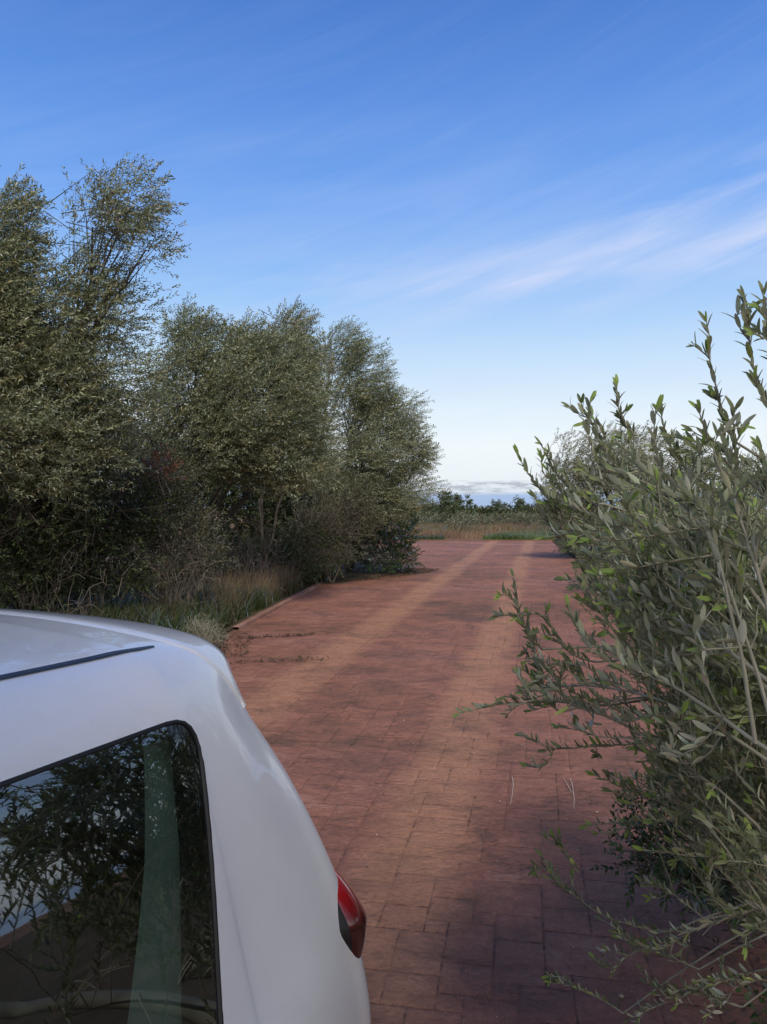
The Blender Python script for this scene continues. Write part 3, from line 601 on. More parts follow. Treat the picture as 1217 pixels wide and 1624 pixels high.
def leafy(P, r0, start=.0, leaf=.0315, gap=.0115, tip=True, young=0.0):
    """leaf pairs along a shoot"""
    P = np.asarray(P, float); seg = np.linalg.norm(np.diff(P, axis=0), axis=1); cum = np.r_[0, np.cumsum(seg)]; L = cum[-1]
    TW.add(P, r0, .0011); d = start * L; k = rng.integers(0, 2)
    while d < L:
        q = np.array([np.interp(d, cum, P[:, j]) for j in range(3)]); q2 = np.array([np.interp(min(d + .01, L), cum, P[:, j]) for j in range(3)]); q1 = np.array([np.interp(max(d - .01, 0), cum, P[:, j]) for j in range(3)])
        T = norm(q2 - q1); a0 = k * math.pi / 2 + rng.normal(0, .35); A = norm(np.cross(T, np.array([.3, .8, .2]))); B = np.cross(T, A)
        for s in (0, math.pi):
            if rng.random() < .18: continue
            o_ = A * math.cos(a0 + s) + B * math.sin(a0 + s); op = rng.uniform(.45, 1.0)
            D = T * math.cos(op) + o_ * math.sin(op) + np.array([-.30, -.1, .70])
            fr = d / L; l = leaf * rng.uniform(.55, 1.3) * (1 - .35 * max(0, fr - .85) / .15)
            tone = rng.uniform(.65, 1.3); yg = rng.random() < (.012 + young)
            c = (tone * 1.15, tone * 1.35, tone * .55) if yg else (tone * rng.uniform(.92, 1.08), tone, tone * rng.uniform(.85, 1.1))
            LV.add(q, D, T * .6 - o_ * .8 + np.array([0, 0, .4]), l, c)
        d += gap * rng.uniform(.7, 1.5); k += 1
    if tip:
        for s in range(2): LV.add(P[-1], norm(P[-1] - P[-2]) + rng.normal(0, .25, 3), np.array([0, -1., .3]), leaf * rng.uniform(.7, 1), (1.2, 1.5, .7) if rng.random() < .5 else (1, 1, .9))
def shoot(p0, p1, bend, r0=.004, side=6, slen=.2, leaf=.0315, start=.35, young=0, sdir=(-.35, -.1, .5)):
    P = curve(p0, p1, np.asarray(bend) + rng.normal(0, .03, 3) * np.linalg.norm(np.asarray(p1) - p0), 11, .0015); leafy(P, r0, start, leaf, young=young)
    L = np.linalg.norm(P[-1] - P[0]); T = norm(P[-1] - P[0])
    for i in range(side):
        k = int(rng.integers(2, 10)); d = norm(T * .7 + rng.normal(0, .5, 3) + np.array(sdir)) * slen * rng.uniform(.5, 1.4)
        Q = curve(P[k], P[k] + d, rng.normal(0, .12, 3) * np.linalg.norm(d), 6, .001); leafy(Q, r0 * .55, .12, leaf * .95, young=young)
# skeleton: trunk and limbs
base = np.array([2.25, 2.6, 0.0])
limbs = []
for e, r in (((1.55, 2.0, 1.05), .028), ((1.75, 2.9, 1.45), .03), ((1.7, 2.7, .85), .022), ((2.1, 2.2, 1.5), .03), ((1.9, 3.6, 1.5), .028), ((1.75, 1.9, .6), .018), ((1.8, 3.3, 1.1), .022), ((1.75, 1.5, .75), .02), ((1.8, 2.35, .5), .016)):
    P = curve(base + rng.normal(0, .06, 3) * [1, 1, 0], e, (rng.normal(0, .08), rng.normal(0, .08), .12), 10, .005); BR.add(P, .014, r * .12); limbs.append(P)
def anchor(p, lo=.35):
    """nearest sensible limb point, down and right of the tip"""
    best = None; bd = 1e9
    for P in limbs:
        for q in P[3:]:
            if q[2] > p[2] + .02: continue
            d = np.linalg.norm(q - p) + rng.uniform(0, .25)
            if d < bd and d > lo: bd = d; best = q
    return best if best is not None else limbs[0][5]
# shoots whose tips make the outline (tip pixel, distance, start pixel, distance)
hero = [((822, 722), 1.75, (960, 835), 1.9), ((868, 745), 1.75, (985, 850), 1.85), ((858, 705), 1.8, (960, 800), 1.9), ((922, 640), 1.6, (1010, 760), 1.7), ((978, 612), 1.75, (1010, 690), 1.8),
        ((940, 660), 1.65, (1040, 780), 1.7), ((1048, 655), 1.5, (1110, 760), 1.55), ((1120, 512), 1.45, (1165, 700), 1.5), ((1108, 650), 1.45, (1160, 740), 1.5), ((1180, 475), 1.35, (1225, 660), 1.4), ((1210, 470), 1.35, (1230, 600), 1.4),
        ((1165, 650), 1.35, (1180, 780), 1.4), ((1205, 712), 1.25, (1230, 830), 1.3), ((1000, 700), 1.7, (1080, 820), 1.8), ((880, 775), 1.8, (1000, 900), 1.9), ((850, 790), 1.85, (960, 900), 2.0),
        ((815, 915), 2.0, (860, 1030), 2.05), ((838, 975), 2.0, (890, 1130), 2.1), ((868, 972), 1.9, (945, 1050), 2.0), ((945, 920), 1.7, (1020, 1030), 1.8), ((990, 925), 1.55, (1080, 1040), 1.6),
        ((730, 1132), 2.1, (960, 1120), 2.1), ((845, 1030), 2.05, (960, 1120), 2.1), ((868, 1190), 2.1, (1010, 1180), 2.1), ((905, 1050), 2.0, (1010, 1140), 2.0), ((945, 1230), 2.1, (1040, 1270), 2.1), ((935, 1310), 2.15, (1080, 1300), 2.1),
        ((860, 1358), 2.3, (1060, 1480), 2.2), ((880, 1330), 2.3, (920, 1385), 2.3), ((985, 1490), 2.3, (1110, 1540), 2.2), ((975, 1545), 2.35, (1060, 1500), 2.3), ((880, 1560), 2.45, (990, 1610), 2.4), ((1000, 1620), 2.4, (1217, 1540), 2.1),
        ((1060, 1500), 2.2, (1217, 1440), 1.9), ((1020, 1400), 2.15, (1120, 1460), 2.1), ((1090, 1350), 1.9, (1217, 1480), 1.9), ((1120, 1620), 2.2, (1230, 1560), 2.0), ((1050, 1570), 2.3, (1180, 1600), 2.2)]
for (tu, tv), ty, (su, sv), sy in hero:
    tip = at(tu, tv, ty); st = at(su, sv, sy); L = np.linalg.norm(tip - st)
    up = 1 if tv < sv - 60 else .3
    shoot(st, tip, (-.05 * L, 0, (-.10 if up == 1 else .05) * L), r0=.0028, side=int(2 + L * 7), slen=.06 + .06 * L if tv > 800 else .045, start=.05, young=.12 if tv > 900 else .03, sdir=(-.5, -.1, .25))
    if L < .16: continue
    a = anchor(st, .15); LL = np.linalg.norm(a - st); TW.add(curve(a, st, (rng.normal(0, .06) * LL, 0, .10 * LL), 9, .0015), .0045, .0026)
# long bare-looking boughs crossing the crown
for (tu, tv), ty, (su, sv), sy in [((830, 1100), 2.0, (1230, 1215), 1.3), ((985, 1040), 1.6, (1235, 1200), 1.15), ((940, 860), 1.65, (1240, 1120), 1.3), ((1080, 760), 1.4, (1250, 1250), 1.1), ((900, 800), 1.7, (1190, 1020), 1.5), ((1000, 730), 1.55, (1240, 1000), 1.2), ((880, 1110), 1.9, (1230, 1340), 1.5), ((1110, 800), 1.3, (1200, 1180), 1.15), ((960, 960), 1.7, (1230, 1090), 1.2), ((1040, 1240), 1.8, (1240, 1500), 1.6), ((1140, 740), 1.3, (1230, 1010), 1.15)]:
    tip = at(tu, tv, ty); st = at(su, sv, sy); L = np.linalg.norm(tip - st); P = curve(st, tip, (rng.normal(0, .04) * L, rng.normal(0, .04) * L, .09 * L), 14, .0012)
    TW.add(P, .0036, .0018); leafy(P[5:], .0018, .3)
    for i in range(int(10 * L) + 5):
        k = int(rng.integers(2, 12)); d = norm(norm(tip - st) * .7 + rng.normal(0, .5, 3) + np.array([-.2, .1, .1])) * rng.uniform(.07, .20)
        leafy(curve(P[k], P[k] + d, rng.normal(0, .03, 3), 6, .001), .0018, .15)
# the body of the crown
reg = [(890, 740), (940, 700), (1010, 700), (1100, 710), (1230, 720), (1500, 740), (1500, 1500), (1230, 1420), (1120, 1340), (1010, 1300), (1000, 1210), (955, 1140), (965, 1060), (930, 900), (880, 810)]
cnt = 0
while cnt < 400:
    u, v = rng.uniform(850, 1500), rng.uniform(600, 1500)
    if not inside(reg, np.array([[u, v]]))[0]: continue
    Y = rng.uniform(1.35, 3.1) if u < 1200 else rng.uniform(1.3, 2.6)
    if not inside(reg, np.array([[u - .13 * F / Y, v - .19 * F / Y]]))[0]: continue
    tip = at(u, v, Y)
    if v > 1230 and rng.random() < .6: continue
    if tip[2] < .15 or tip[0] > 2.6 or (u > 1217 and rng.random() < .75): continue
    L = rng.uniform(.25, .6); st = tip - norm(np.array([-.55, -.15, .55]) + rng.normal(0, .35, 3)) * L
    if st[0] < tip[0] + .08 * L or st[2] > tip[2] + .1 * L: continue
    shoot(st, tip, rng.normal(0, .05, 3) * L, r0=.0022, side=3, slen=.16, start=.1, young=.01)
    if cnt % 2 == 0:
        a = anchor(st, .1); LL = np.linalg.norm(a - st); TW.add(curve(a, st, (0, 0, .1 * LL), 7, .004), .0030, .0018)
    cnt += 1
# unseen lobes added behind the photographer to shade the car, parented to this olive
shade = [(np.array([-.3, -2.2, 4.1]), np.array([1.2, 1.2, .8]), 1.), (np.array([-.3, -.9, 3.7]), np.array([1.2, .75, .6]), 1.5), (np.array([-.9, -1.6, 4.2]), np.array([1.1, 1.1, .7]), .9), (np.array([.5, -3.4, 4.7]), np.array([1.2, 1.0, .8]), 1.)]
P, U = lobe_points(shade, 120); V, Fq, C = place_sprigs(P, U * .8 + np.array([.3, .1, .2]), .055, .013, 8, .24, seed=404)
mesh_np('crown', V, Fq, M['olive_near'], near, col=C)
mid_ = np.array([3.3, -.9, 2.5]); BR.add(curve(base, mid_, (.5, 0, .1), 14), .05, .035)
for c, r, _ in shade: BR.add(curve(mid_, c, (.2, -.5, .4), 14), .034, .012)
LV.build('leaves', M['olive_near'], near); TW.build('shoots', M['twig'], near); BR.build('trunk', M['twig'], near)

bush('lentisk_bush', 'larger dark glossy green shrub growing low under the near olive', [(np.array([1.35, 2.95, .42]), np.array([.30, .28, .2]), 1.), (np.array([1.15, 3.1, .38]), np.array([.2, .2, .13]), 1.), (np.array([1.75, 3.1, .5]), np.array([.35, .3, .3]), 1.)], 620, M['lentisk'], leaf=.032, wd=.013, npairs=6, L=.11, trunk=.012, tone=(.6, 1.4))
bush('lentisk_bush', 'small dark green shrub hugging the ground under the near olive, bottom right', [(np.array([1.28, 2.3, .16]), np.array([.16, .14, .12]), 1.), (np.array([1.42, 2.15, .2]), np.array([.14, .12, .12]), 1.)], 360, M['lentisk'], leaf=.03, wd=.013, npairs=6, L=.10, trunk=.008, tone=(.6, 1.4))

# ------------------------------------------------------------------ litter on the paving
def litter(name, P, size, mat, tone=(.5, 1.3)):
    n = len(P); a = rng.uniform(0, 6.28, n); l = size * rng.uniform(.5, 1.3, n)[:, None]; d = np.stack([np.cos(a), np.sin(a), rng.normal(0, .25, n)], 1); s = np.stack([-np.sin(a), np.cos(a), rng.normal(0, .4, n)], 1)
    c = P + np.array([0, 0, .006]); c[:, 2] += np.abs(d[:, 2]) * l[:, 0] * .6
    V = np.stack([c - d * l * .5, c + s * l * .16 + [0, 0, .002], c + d * l * .5, c - s * l * .16 + [0, 0, .002]], 1)
    cc = np.repeat(rng.uniform(*tone, (n, 1)) * np.ones((n, 3)), 4, 0)
    o = mesh_np(name, V.reshape(-1, 3), np.arange(n * 4).reshape(-1, 4), mat, col=cc); tag(o, kind='stuff'); return o
lt = np.vstack([scatter([(-.9, 18.0), (.2, 18.9), (1.2, 20.4), (1.6, 21.6), (.6, 22.2), (-.3, 20.2), (-1.4, 18.5)], 4200, .015), scatter([(-2.1, 8.7), (-1.6, 9.0), (-1.75, 10.3), (-2.1, 10.9)], 380, .015), scatter([(-2.0, 8.5), (-1.0, 8.9), (-.5, 8.75), (-1.2, 8.65)], 160, .015), scatter([(-1.95, 10.1), (-1.0, 10.4), (-.85, 10.6), (-1.8, 10.35)], 240, .015),
                scatter([(1.0, 1.5), (1.9, 1.5), (2.1, 4), (1.3, 3.8)], 500, .03), scatter([(-3.2, 8.3), (-1.8, 8.6), (-1.9, 9.6), (-3, 9.2)], 900, .04)])
litter('leaf_litter', lt, .05, M['litter'])
litter('fallen_leaves', np.column_stack([rng.uniform(-1.2, 1.8, 170) + .18 * (yy := rng.uniform(2.2, 12, 170)), yy, np.full(170, .014)]), .028, M['litter'], (.8, 2.4))
# pebbles and grit
def pebbles():
    n = 420; Y = 2.0 + 8 * rng.random(n) ** 1.5; X = rng.uniform(-.7, 1.35, n) + (Y - 2) * .17
    base_ = np.array([(1, 0, 0), (-1, 0, 0), (0, 1, 0), (0, -1, 0), (0, 0, 1), (0, 0, -1)], float); tri = np.array([(0, 2, 4), (2, 1, 4), (1, 3, 4), (3, 0, 4), (2, 0, 5), (1, 2, 5), (3, 1, 5), (0, 3, 5)])
    sz = .0030 * np.exp(rng.normal(0, .45, n)); sz[:6] = (.011, .009, .008, .008, .007, .007)
    V = base_[None] * (sz[:, None] * rng.uniform(.6, 1.3, (n, 3)))[:, None, :] * rng.uniform(.8, 1.2, (n, 6, 1)) + np.stack([X, Y, .014 + sz * .5], 1)[:, None]
    V[0] += np.array([at(987, 1590, 2.72)[0], 2.72, .016]) - V[0].mean(0)
    c = np.repeat(rng.uniform(.5, 1.1, (n, 1)) * np.array([[1, .9, .82]]), 6, 0)
    o = mesh_np('grit', V.reshape(-1, 3), (tri[None] + (np.arange(n) * 6)[:, None, None]).reshape(-1, 3), leaf_mat('pebble', (.42, .36, .31), (.42, .36, .31), 0, .03), col=c, k=3, smooth=True); tag(o, kind='stuff')
pebbles()
for lab, (a, b) in (('pale dry straw lying on the paving near the middle of the road', ((813, 1238), (810, 1282))), ('short pale forked straw on the paving, left of the near olive', ((905, 1240), (911, 1288)))):
    Ya, Yb = (H * F / (q[1] - HOR) for q in (a, b)); pa, pb = at(*a, Ya), at(*b, Yb); pa[2] = pb[2] = .018; r = empty('straw', tuple(pa)); tag(r, lab, 'straw')
    t = Tubes(5); t.add(curve(pa, pb, (.01, 0, .004), 7, .001), .0022, .0015)
    if 'forked' in lab: t.add(curve((pa + pb) / 2, pa + [-.04, .02, .002], (0, 0, .003), 5), .0018, .001)
    t.build('stalk', principled('straw_' + lab[:10].replace(' ', '_'), (.5, .43, .34), .8), r)
#CAR#
# ------------------------------------------------------------------ the white hatchback
CA = rad(24.0); DIST = 1.55
car = empty('parked_car', (-DIST * math.cos(CA), DIST * math.sin(CA), 0)); car.rotation_euler = (0, 0, math.pi / 2 - CA)
tag(car, 'white hatchback car parked on the red paving, its rear corner beside the photographer', 'car')
def paint():
    mt, nt, out = new_mat('white_car_paint'); p = N(nt, 'ShaderNodeBsdfPrincipled', i_Roughness=.38)
    t = N(nt, 'ShaderNodeTexCoord'); nz = N(nt, 'ShaderNodeTexNoise', i_Scale=2.5, i_Detail=7.0, i_Roughness=.7); nt.links.new(t.outputs['Object'], nz.inputs['Vector'])
    nf = N(nt, 'ShaderNodeTexNoise', i_Scale=160.0, i_Detail=3.0); nt.links.new(t.outputs['Object'], nf.inputs['Vector'])
    f = math_(nt, 'MULTIPLY', math_(nt, 'SUBTRACT', nz.outputs[0], .42, clamp=True), math_(nt, 'MULTIPLY', nf.outputs[0], 1.2))
    nt.links.new(mix_(nt, f, (.78, .78, .78), (.50, .46, .40)), p.inputs['Base Color'])
    p.inputs['Coat Weight'].default_value = 1; p.inputs['Coat Roughness'].default_value = .02; p.inputs['Specular IOR Level'].default_value = .3
    nt.links.new(p.outputs[0], out.inputs[0]); return mt
M['paint'] = paint()
M['black_trim'] = principled('black_trim', (.012, .012, .014), .45, noise=(8, .3))
M['rubber'] = principled('seal_rubber', (.010, .010, .011), .55, noise=(20, .3))
M['cabin'] = principled('cabin_lining', (.03, .032, .034), .8, noise=(10, .3))
M['trim_grey'] = principled('pillar_trim_plastic', (.40, .44, .39), .7, noise=(14, .18), bump=(120, .3, .002))
M['seat'] = principled('seat_fabric', (.018, .018, .022), .9, noise=(30, .5), bump=(200, .4, .002))
M['frit'] = principled('black_glass_border', (.004, .005, .006), .05, spec=.9)
def glass(name, tint, refl):
    mt, nt, out = new_mat(name); g = N(nt, 'ShaderNodeBsdfGlossy', i_Roughness=.015); g.inputs[0].default_value = (.9, .95, 1, 1)
    t = N(nt, 'ShaderNodeBsdfTransparent'); t.inputs[0].default_value = (*tint, 1); fr = N(nt, 'ShaderNodeFresnel', i_IOR=1.5)
    m_ = N(nt, 'ShaderNodeMixShader'); nt.links.new(math_(nt, 'ADD', math_(nt, 'MULTIPLY', fr.outputs[0], 1.6), refl, clamp=True), m_.inputs[0]); nt.links.new(t.outputs[0], m_.inputs[1]); nt.links.new(g.outputs[0], m_.inputs[2])
    nt.links.new(m_.outputs[0], out.inputs[0]); return mt
M['glass'] = glass('tinted_glass', (.54, .67, .60), .11)
def lens():
    mt, nt, out = new_mat('red_lamp_lens'); p = N(nt, 'ShaderNodeBsdfPrincipled', i_Roughness=.12)
    t = N(nt, 'ShaderNodeTexCoord'); sp = N(nt, 'ShaderNodeSeparateXYZ'); nt.links.new(t.outputs['Object'], sp.inputs[0])
    wv = N(nt, 'ShaderNodeTexWave', i_Scale=60.0, bands_direction='Z'); nt.links.new(t.outputs['Object'], wv.inputs['Vector'])
    c = ramp_(nt, math_(nt, 'MULTIPLY', math_(nt, 'SUBTRACT', sp.outputs[2], .73), 4.2, clamp=True), [(0, (.008, .004, .004)), (.50, (.02, .005, .005)), (.72, (.30, .004, .008)), (.95, (.55, .007, .015))])
    c = mix_(nt, math_(nt, 'MULTIPLY', wv.outputs[0], .25), c, (.16, .002, .004)); nt.links.new(c, p.inputs['Base Color'])
    p.inputs['Coat Weight'].default_value = 1; p.inputs['Coat Roughness'].default_value = .02
    nt.links.new(p.outputs[0], out.inputs[0]); return mt
M['lens'] = lens()
M['clear'] = principled('headlamp_cover', (.5, .52, .55), .08, spec=.9, coat=1, noise=(30, .3))
M['tyre'] = principled('tyre_rubber', (.02, .02, .02), .85, noise=(12, .3), bump=(60, .4, .004))
M['rim'] = principled('alloy_rim', (.5, .5, .52), .3, metal=.9, noise=(8, .1))

def cadd(name, V, Fs, mat, parent=car, smooth=True):
    V = [(v[0], -v[1], v[2]) for v in V]
    me = bpy.data.meshes.new(name); me.from_pydata(V, [], [tuple(f)[::-1] for f in Fs])
    bm = bmesh.new(); bm.from_mesh(me); bmesh.ops.remove_doubles(bm, verts=bm.verts, dist=2e-4); bmesh.ops.dissolve_degenerate(bm, edges=bm.edges, dist=1e-5); bmesh.ops.recalc_face_normals(bm, faces=bm.faces); bm.to_mesh(me); bm.free()
    for mm in (mat if isinstance(mat, (list, tuple)) else [mat]): me.materials.append(mm)
    if smooth:
        me.shade_smooth(); me.set_sharp_from_angle(angle=rad(32))
    o = bpy.data.objects.new(name, me); COL.objects.link(o); o.parent = parent; return o

# control rows: bottom middle -> side -> roof middle; each (w, z)
CAB = [(0, .22), (.6, .2), (.80, .24), (.835, .36), (.85, .58), (.845, .76), (.803, .90), (.735, 1.15), (.668, 1.355), (.63, 1.425), (.585, 1.463), (.527, 1.484), (.40, 1.502), (.2, 1.516), (0, 1.521)]
def cabin(s, ws=1.0, dz=0.0, low=1.0):
    return [(s, w_ * (ws if i > 5 else low), z_ + (dz if i > 7 else dz * .4 if i == 7 else 0)) for i, (w_, z_) in enumerate(CAB)]
def hood(s, top, ws, edge, fs=0):
    side = [(0, .22), (.6, .2), (.79, .24), (.82, .36), (.845, .56), (.835, .70), (.80, .78)]
    ups = [(.77, .83), (.73, .90), (.68, .94), (.62, .96), (.55, .975), (.40, .99), (.2, 1.0), (0, 1.0)]
    r = [(s, w_ * ws, min(z_, z_ * edge + .02)) for w_, z_ in side]; r += [(s, w_ * ws, .78 * edge + (z_ - .78) / .22 * (top - .78 * edge)) for w_, z_ in ups]; return r
ROWS = []
fe = hood(-2.28, .66, .90, .8)
for k, ds in ((0, .0), (.45, 0), (.8, .02), (.95, .06)):
    ROWS.append([(s + ds + (.06 if z_ > .6 else 0), w_ * k, z_) for s, w_, z_ in fe])
ROWS += [hood(-2.17, .70, .93, .84), hood(-1.95, .80, .97, .93), hood(-1.6, .90, 1.0, .98), hood(-1.2, .99, 1.0, 1.0)]
def blend(a, b, t): return [tuple(p * (1 - t) + q * t for p, q in zip(x_, y_)) for x_, y_ in zip(a, b)]
ws_lo = hood(-1.1, 1.01, 1.0, 1.0); ROWS.append(ws_lo)
wsh = cabin(-.45, .965, -.03)
mid = [((-.78 if i > 5 else -.78), *blend([ws_lo[i][1:]], [wsh[i][1:]], .50)[0]) for i in range(15)]; ROWS.append(mid); ROWS.append([(wsh[i][0], wsh[i][1], wsh[i][2]) for i in range(15)])
ROWS += [cabin(-.1, .99, .008), cabin(.35, 1.0, .018), cabin(.75, 1.0, .006), cabin(1.02, 1.0, 0), cabin(1.115, .999, -.001), cabin(1.13, .996, -.002)]
TAIL = [(1.35, 0, .25), (1.44, .56, .24), (1.52, .72, .28), (1.555, .795, .38), (1.565, .822, .58), (1.535, .812, .76), (1.50, .775, .93), (1.455, .683, 1.15), (1.395, .60, 1.32), (1.385, .575, 1.378), (1.385, .545, 1.425), (1.385, .505, 1.45), (1.40, .40, 1.468), (1.41, .2, 1.48), (1.41, 0, 1.484)]
c113 = ROWS[-1]
for t, b in ((.45, .5), (.8, .83)):
    r = []
    for i in range(15):
        s0, w0, z0 = c113[i]; s1, w1, z1 = TAIL[i]; bulge = (.010 if 3 < i < 9 else .004) * 4 * t * (1 - t)
        zz = z0 + (z1 - z0) * (t ** 1.7 if i > 8 else t)
        r.append((s0 + (s1 - s0) * t, w0 + (w1 - w0) * t ** 1.35 + bulge, zz))
    ROWS.append(r)
ROWS.append(TAIL)
for k, ds in ((.955, .022), (.84, .045), (.5, .075), (0, .085)):
    ROWS.append([(s + ds * (1 if i < 9 else .35) * (1 if i else .3), w_ * k, z_) for i, (s, w_, z_) in enumerate(TAIL)])
CT = np.array(ROWS)
def crom(A, m):
    """Catmull-Rom along axis 0 with chord-length knots, m samples per span"""
    n = len(A); d = np.sqrt(((np.diff(A, axis=0)) ** 2).sum(-1)).mean(tuple(range(1, A.ndim - 1))) if A.ndim > 2 else np.linalg.norm(np.diff(A, axis=0), axis=1)
    kn = np.r_[0, np.cumsum(np.maximum(d, 1e-3) ** .6)]
    tg = np.zeros_like(A)
    for i in range(1, n - 1):
        h0 = kn[i] - kn[i - 1]; h1 = kn[i + 1] - kn[i]; tg[i] = ((A[i] - A[i - 1]) / h0 * h1 + (A[i + 1] - A[i]) / h1 * h0) / (h0 + h1)
    tg[0] = (A[1] - A[0]) / (kn[1] - kn[0]); tg[-1] = (A[-1] - A[-2]) / (kn[-1] - kn[-2])
    out = []
    for i in range(n - 1):
        h = kn[i + 1] - kn[i]
        for k in range(m):
            t = k / m; out.append((2 * t**3 - 3 * t**2 + 1) * A[i] + (t**3 - 2 * t**2 + t) * h * tg[i] + (-2 * t**3 + 3 * t**2) * A[i + 1] + (t**3 - t**2) * h * tg[i + 1])
    out.append(A[-1]); return np.array(out)
MI = 6
G1 = crom(CT, MI); GR = crom(G1.transpose(1, 0, 2), MI).transpose(1, 0, 2)     # [station][profile]
GR[:, 0, 1] = 0; GR[:, -1, 1] = 0; GR[0, :, 1] = 0; GR[-1, :, 1] = 0; GR[..., 1] = np.maximum(GR[..., 1], 0)
def grid_mesh(Gd, mirror=True):
    a, b = Gd.shape[:2]; V = [tuple(p) for p in Gd.reshape(-1, 3)]; Fs = [(i * b + j, i * b + j + 1, (i + 1) * b + j + 1, (i + 1) * b + j) for i in range(a - 1) for j in range(b - 1)]
    if mirror:
        n = len(V); V += [(p[0], -p[1], p[2]) for p in V]; Fs += [tuple(n + q for q in f[::-1]) for f in Fs[:]]
    return V, Fs
V, Fs = grid_mesh(GR); body = cadd('body', V, Fs, [M['paint'], M['cabin']])
bmv = bmesh.new(); bmv.from_mesh(body.data); bmv.normal_update(); BV = BVHTree.FromBMesh(bmv)
def hit(o_, d_):
    l, n_, i_, ds = BV.ray_cast(Vector((o_[0], -o_[1], o_[2])), Vector((d_[0], -d_[1], d_[2])))
    return (None, None) if l is None else (np.array([l.x, -l.y, l.z]), np.array([n_.x, -n_.y, n_.z]))
def rounded(P, R, k=7):
    out = []; n = len(P)
    for i in range(n):
        p = np.array(P[i], float); a = np.array(P[i - 1], float) - p; b = np.array(P[(i + 1) % n], float) - p; la, lb_ = np.linalg.norm(a), np.linalg.norm(b); a /= la; b /= lb_
        r = min(R[i] * 1.0, la * .45, lb_ * .45)
        for t in np.linspace(0, 1, k): out.append((1 - t) ** 2 * (p + a * r) + 2 * t * (1 - t) * p + t * t * (p + b * r))
    # refine long sides
    res = []
    for i in range(len(out)):
        a, b = out[i], out[(i + 1) % len(out)]; m_ = max(1, int(np.linalg.norm(b - a) / .05))
        for q in range(m_): res.append(a + (b - a) * q / m_)
    return np.array(res)
def cutter(outline, axis, lo, hi):
    V = []; n = len(outline)
    for h in (lo, hi):
        for p in outline: V.append((p[0], h, p[1]) if axis == 'w' else (h, p[0], p[1]))
    Fs = [tuple(range(n))[::-1], tuple(range(n, 2 * n))] + [(i, (i + 1) % n, n + (i + 1) % n, n + i) for i in range(n)]
    return cadd('cutter', V, Fs, M['cabin'], smooth=False)
def boolean(target, cut):
    md = target.modifiers.new('b', 'BOOLEAN'); md.object = cut; md.operation = 'DIFFERENCE'; md.solver = 'EXACT'; md.material_mode = 'TRANSFER'
    bpy.context.view_layer.update(); dg = bpy.context.evaluated_depsgraph_get(); me = bpy.data.meshes.new_from_object(target.evaluated_get(dg))
    target.modifiers.clear(); target.data = me; bpy.data.objects.remove(cut)
def cavity():
    st = [(-1.0, .9, .90), (-.75, .95, 1.10), (-.42, 1, 1.38), (0, 1, 1.46), (.8, 1, 1.462), (1.15, .97, 1.45), (1.30, .86, 1.40), (1.38, .8, 1.30)]
    prof = [(0, .40), (.66, .42), (.74, .6), (.73, .80), (.70, .90), (.635, 1.15), (.57, 1.34), (.50, 1.42), (.3, 1.45), (0, 1.46)]
    R_ = []
    for s, ws, zt in st: R_.append([(s, w_ * ws, z_ if z_ < .85 else .85 + (z_ - .85) * (zt - .85) / (1.46 - .85)) for w_, z_ in prof])
    Gd = np.array(R_); a, b = Gd.shape[:2]; V, Fs = grid_mesh(Gd); n = a * b
    V2 = V; left0 = list(range(b)); Fs.append(tuple(left0 + [n + q for q in left0[::-1]][1:-1])[::-1]); l1 = [(a - 1) * b + q for q in range(b)]; Fs.append(tuple(l1 + [n + q for q in l1[::-1]][1:-1]))
    return cadd('cutter', V2, Fs, M['cabin'], smooth=False)
boolean(body, cavity())
QW = rounded([(.20, .82), (.20, 1.385), (1.155, 1.372), (1.012, .82)], [.03, .03, .085, .06])
DW = rounded([(-.92, .88), (-.40, 1.345), (.13, 1.382), (.13, .82)], [.04, .10, .03, .03])
WS = rounded([(-.64, 1.02), (-.53, 1.37), (.53, 1.37), (.64, 1.02)], [.05, .06, .06, .05])
RW = rounded([(-.54, 1.0), (-.46, 1.29), (.46, 1.29), (.54, 1.0)], [.05, .06, .06, .05])
boolean(body, cutter(QW, 'w', -1.2, 1.2)); boolean(body, cutter(DW, 'w', -1.2, 1.2)); boolean(body, cutter(WS, 's', -2.0, -.3)); boolean(body, cutter(RW, 's', 1.1, 2.0))
for s0 in (-1.45, 1.0):                                                       # wheel arches
    arch = np.array([(s0 + .335 * math.cos(t), .30 + .335 * math.sin(t)) for t in np.linspace(0, 2 * math.pi, 40, endpoint=False)])
    boolean(body, cutter(arch, 'w', .58, 1.0)); boolean(body, cutter(arch, 'w', -1.0, -.58))
body.data.shade_smooth(); body.data.set_sharp_from_angle(angle=rad(28))
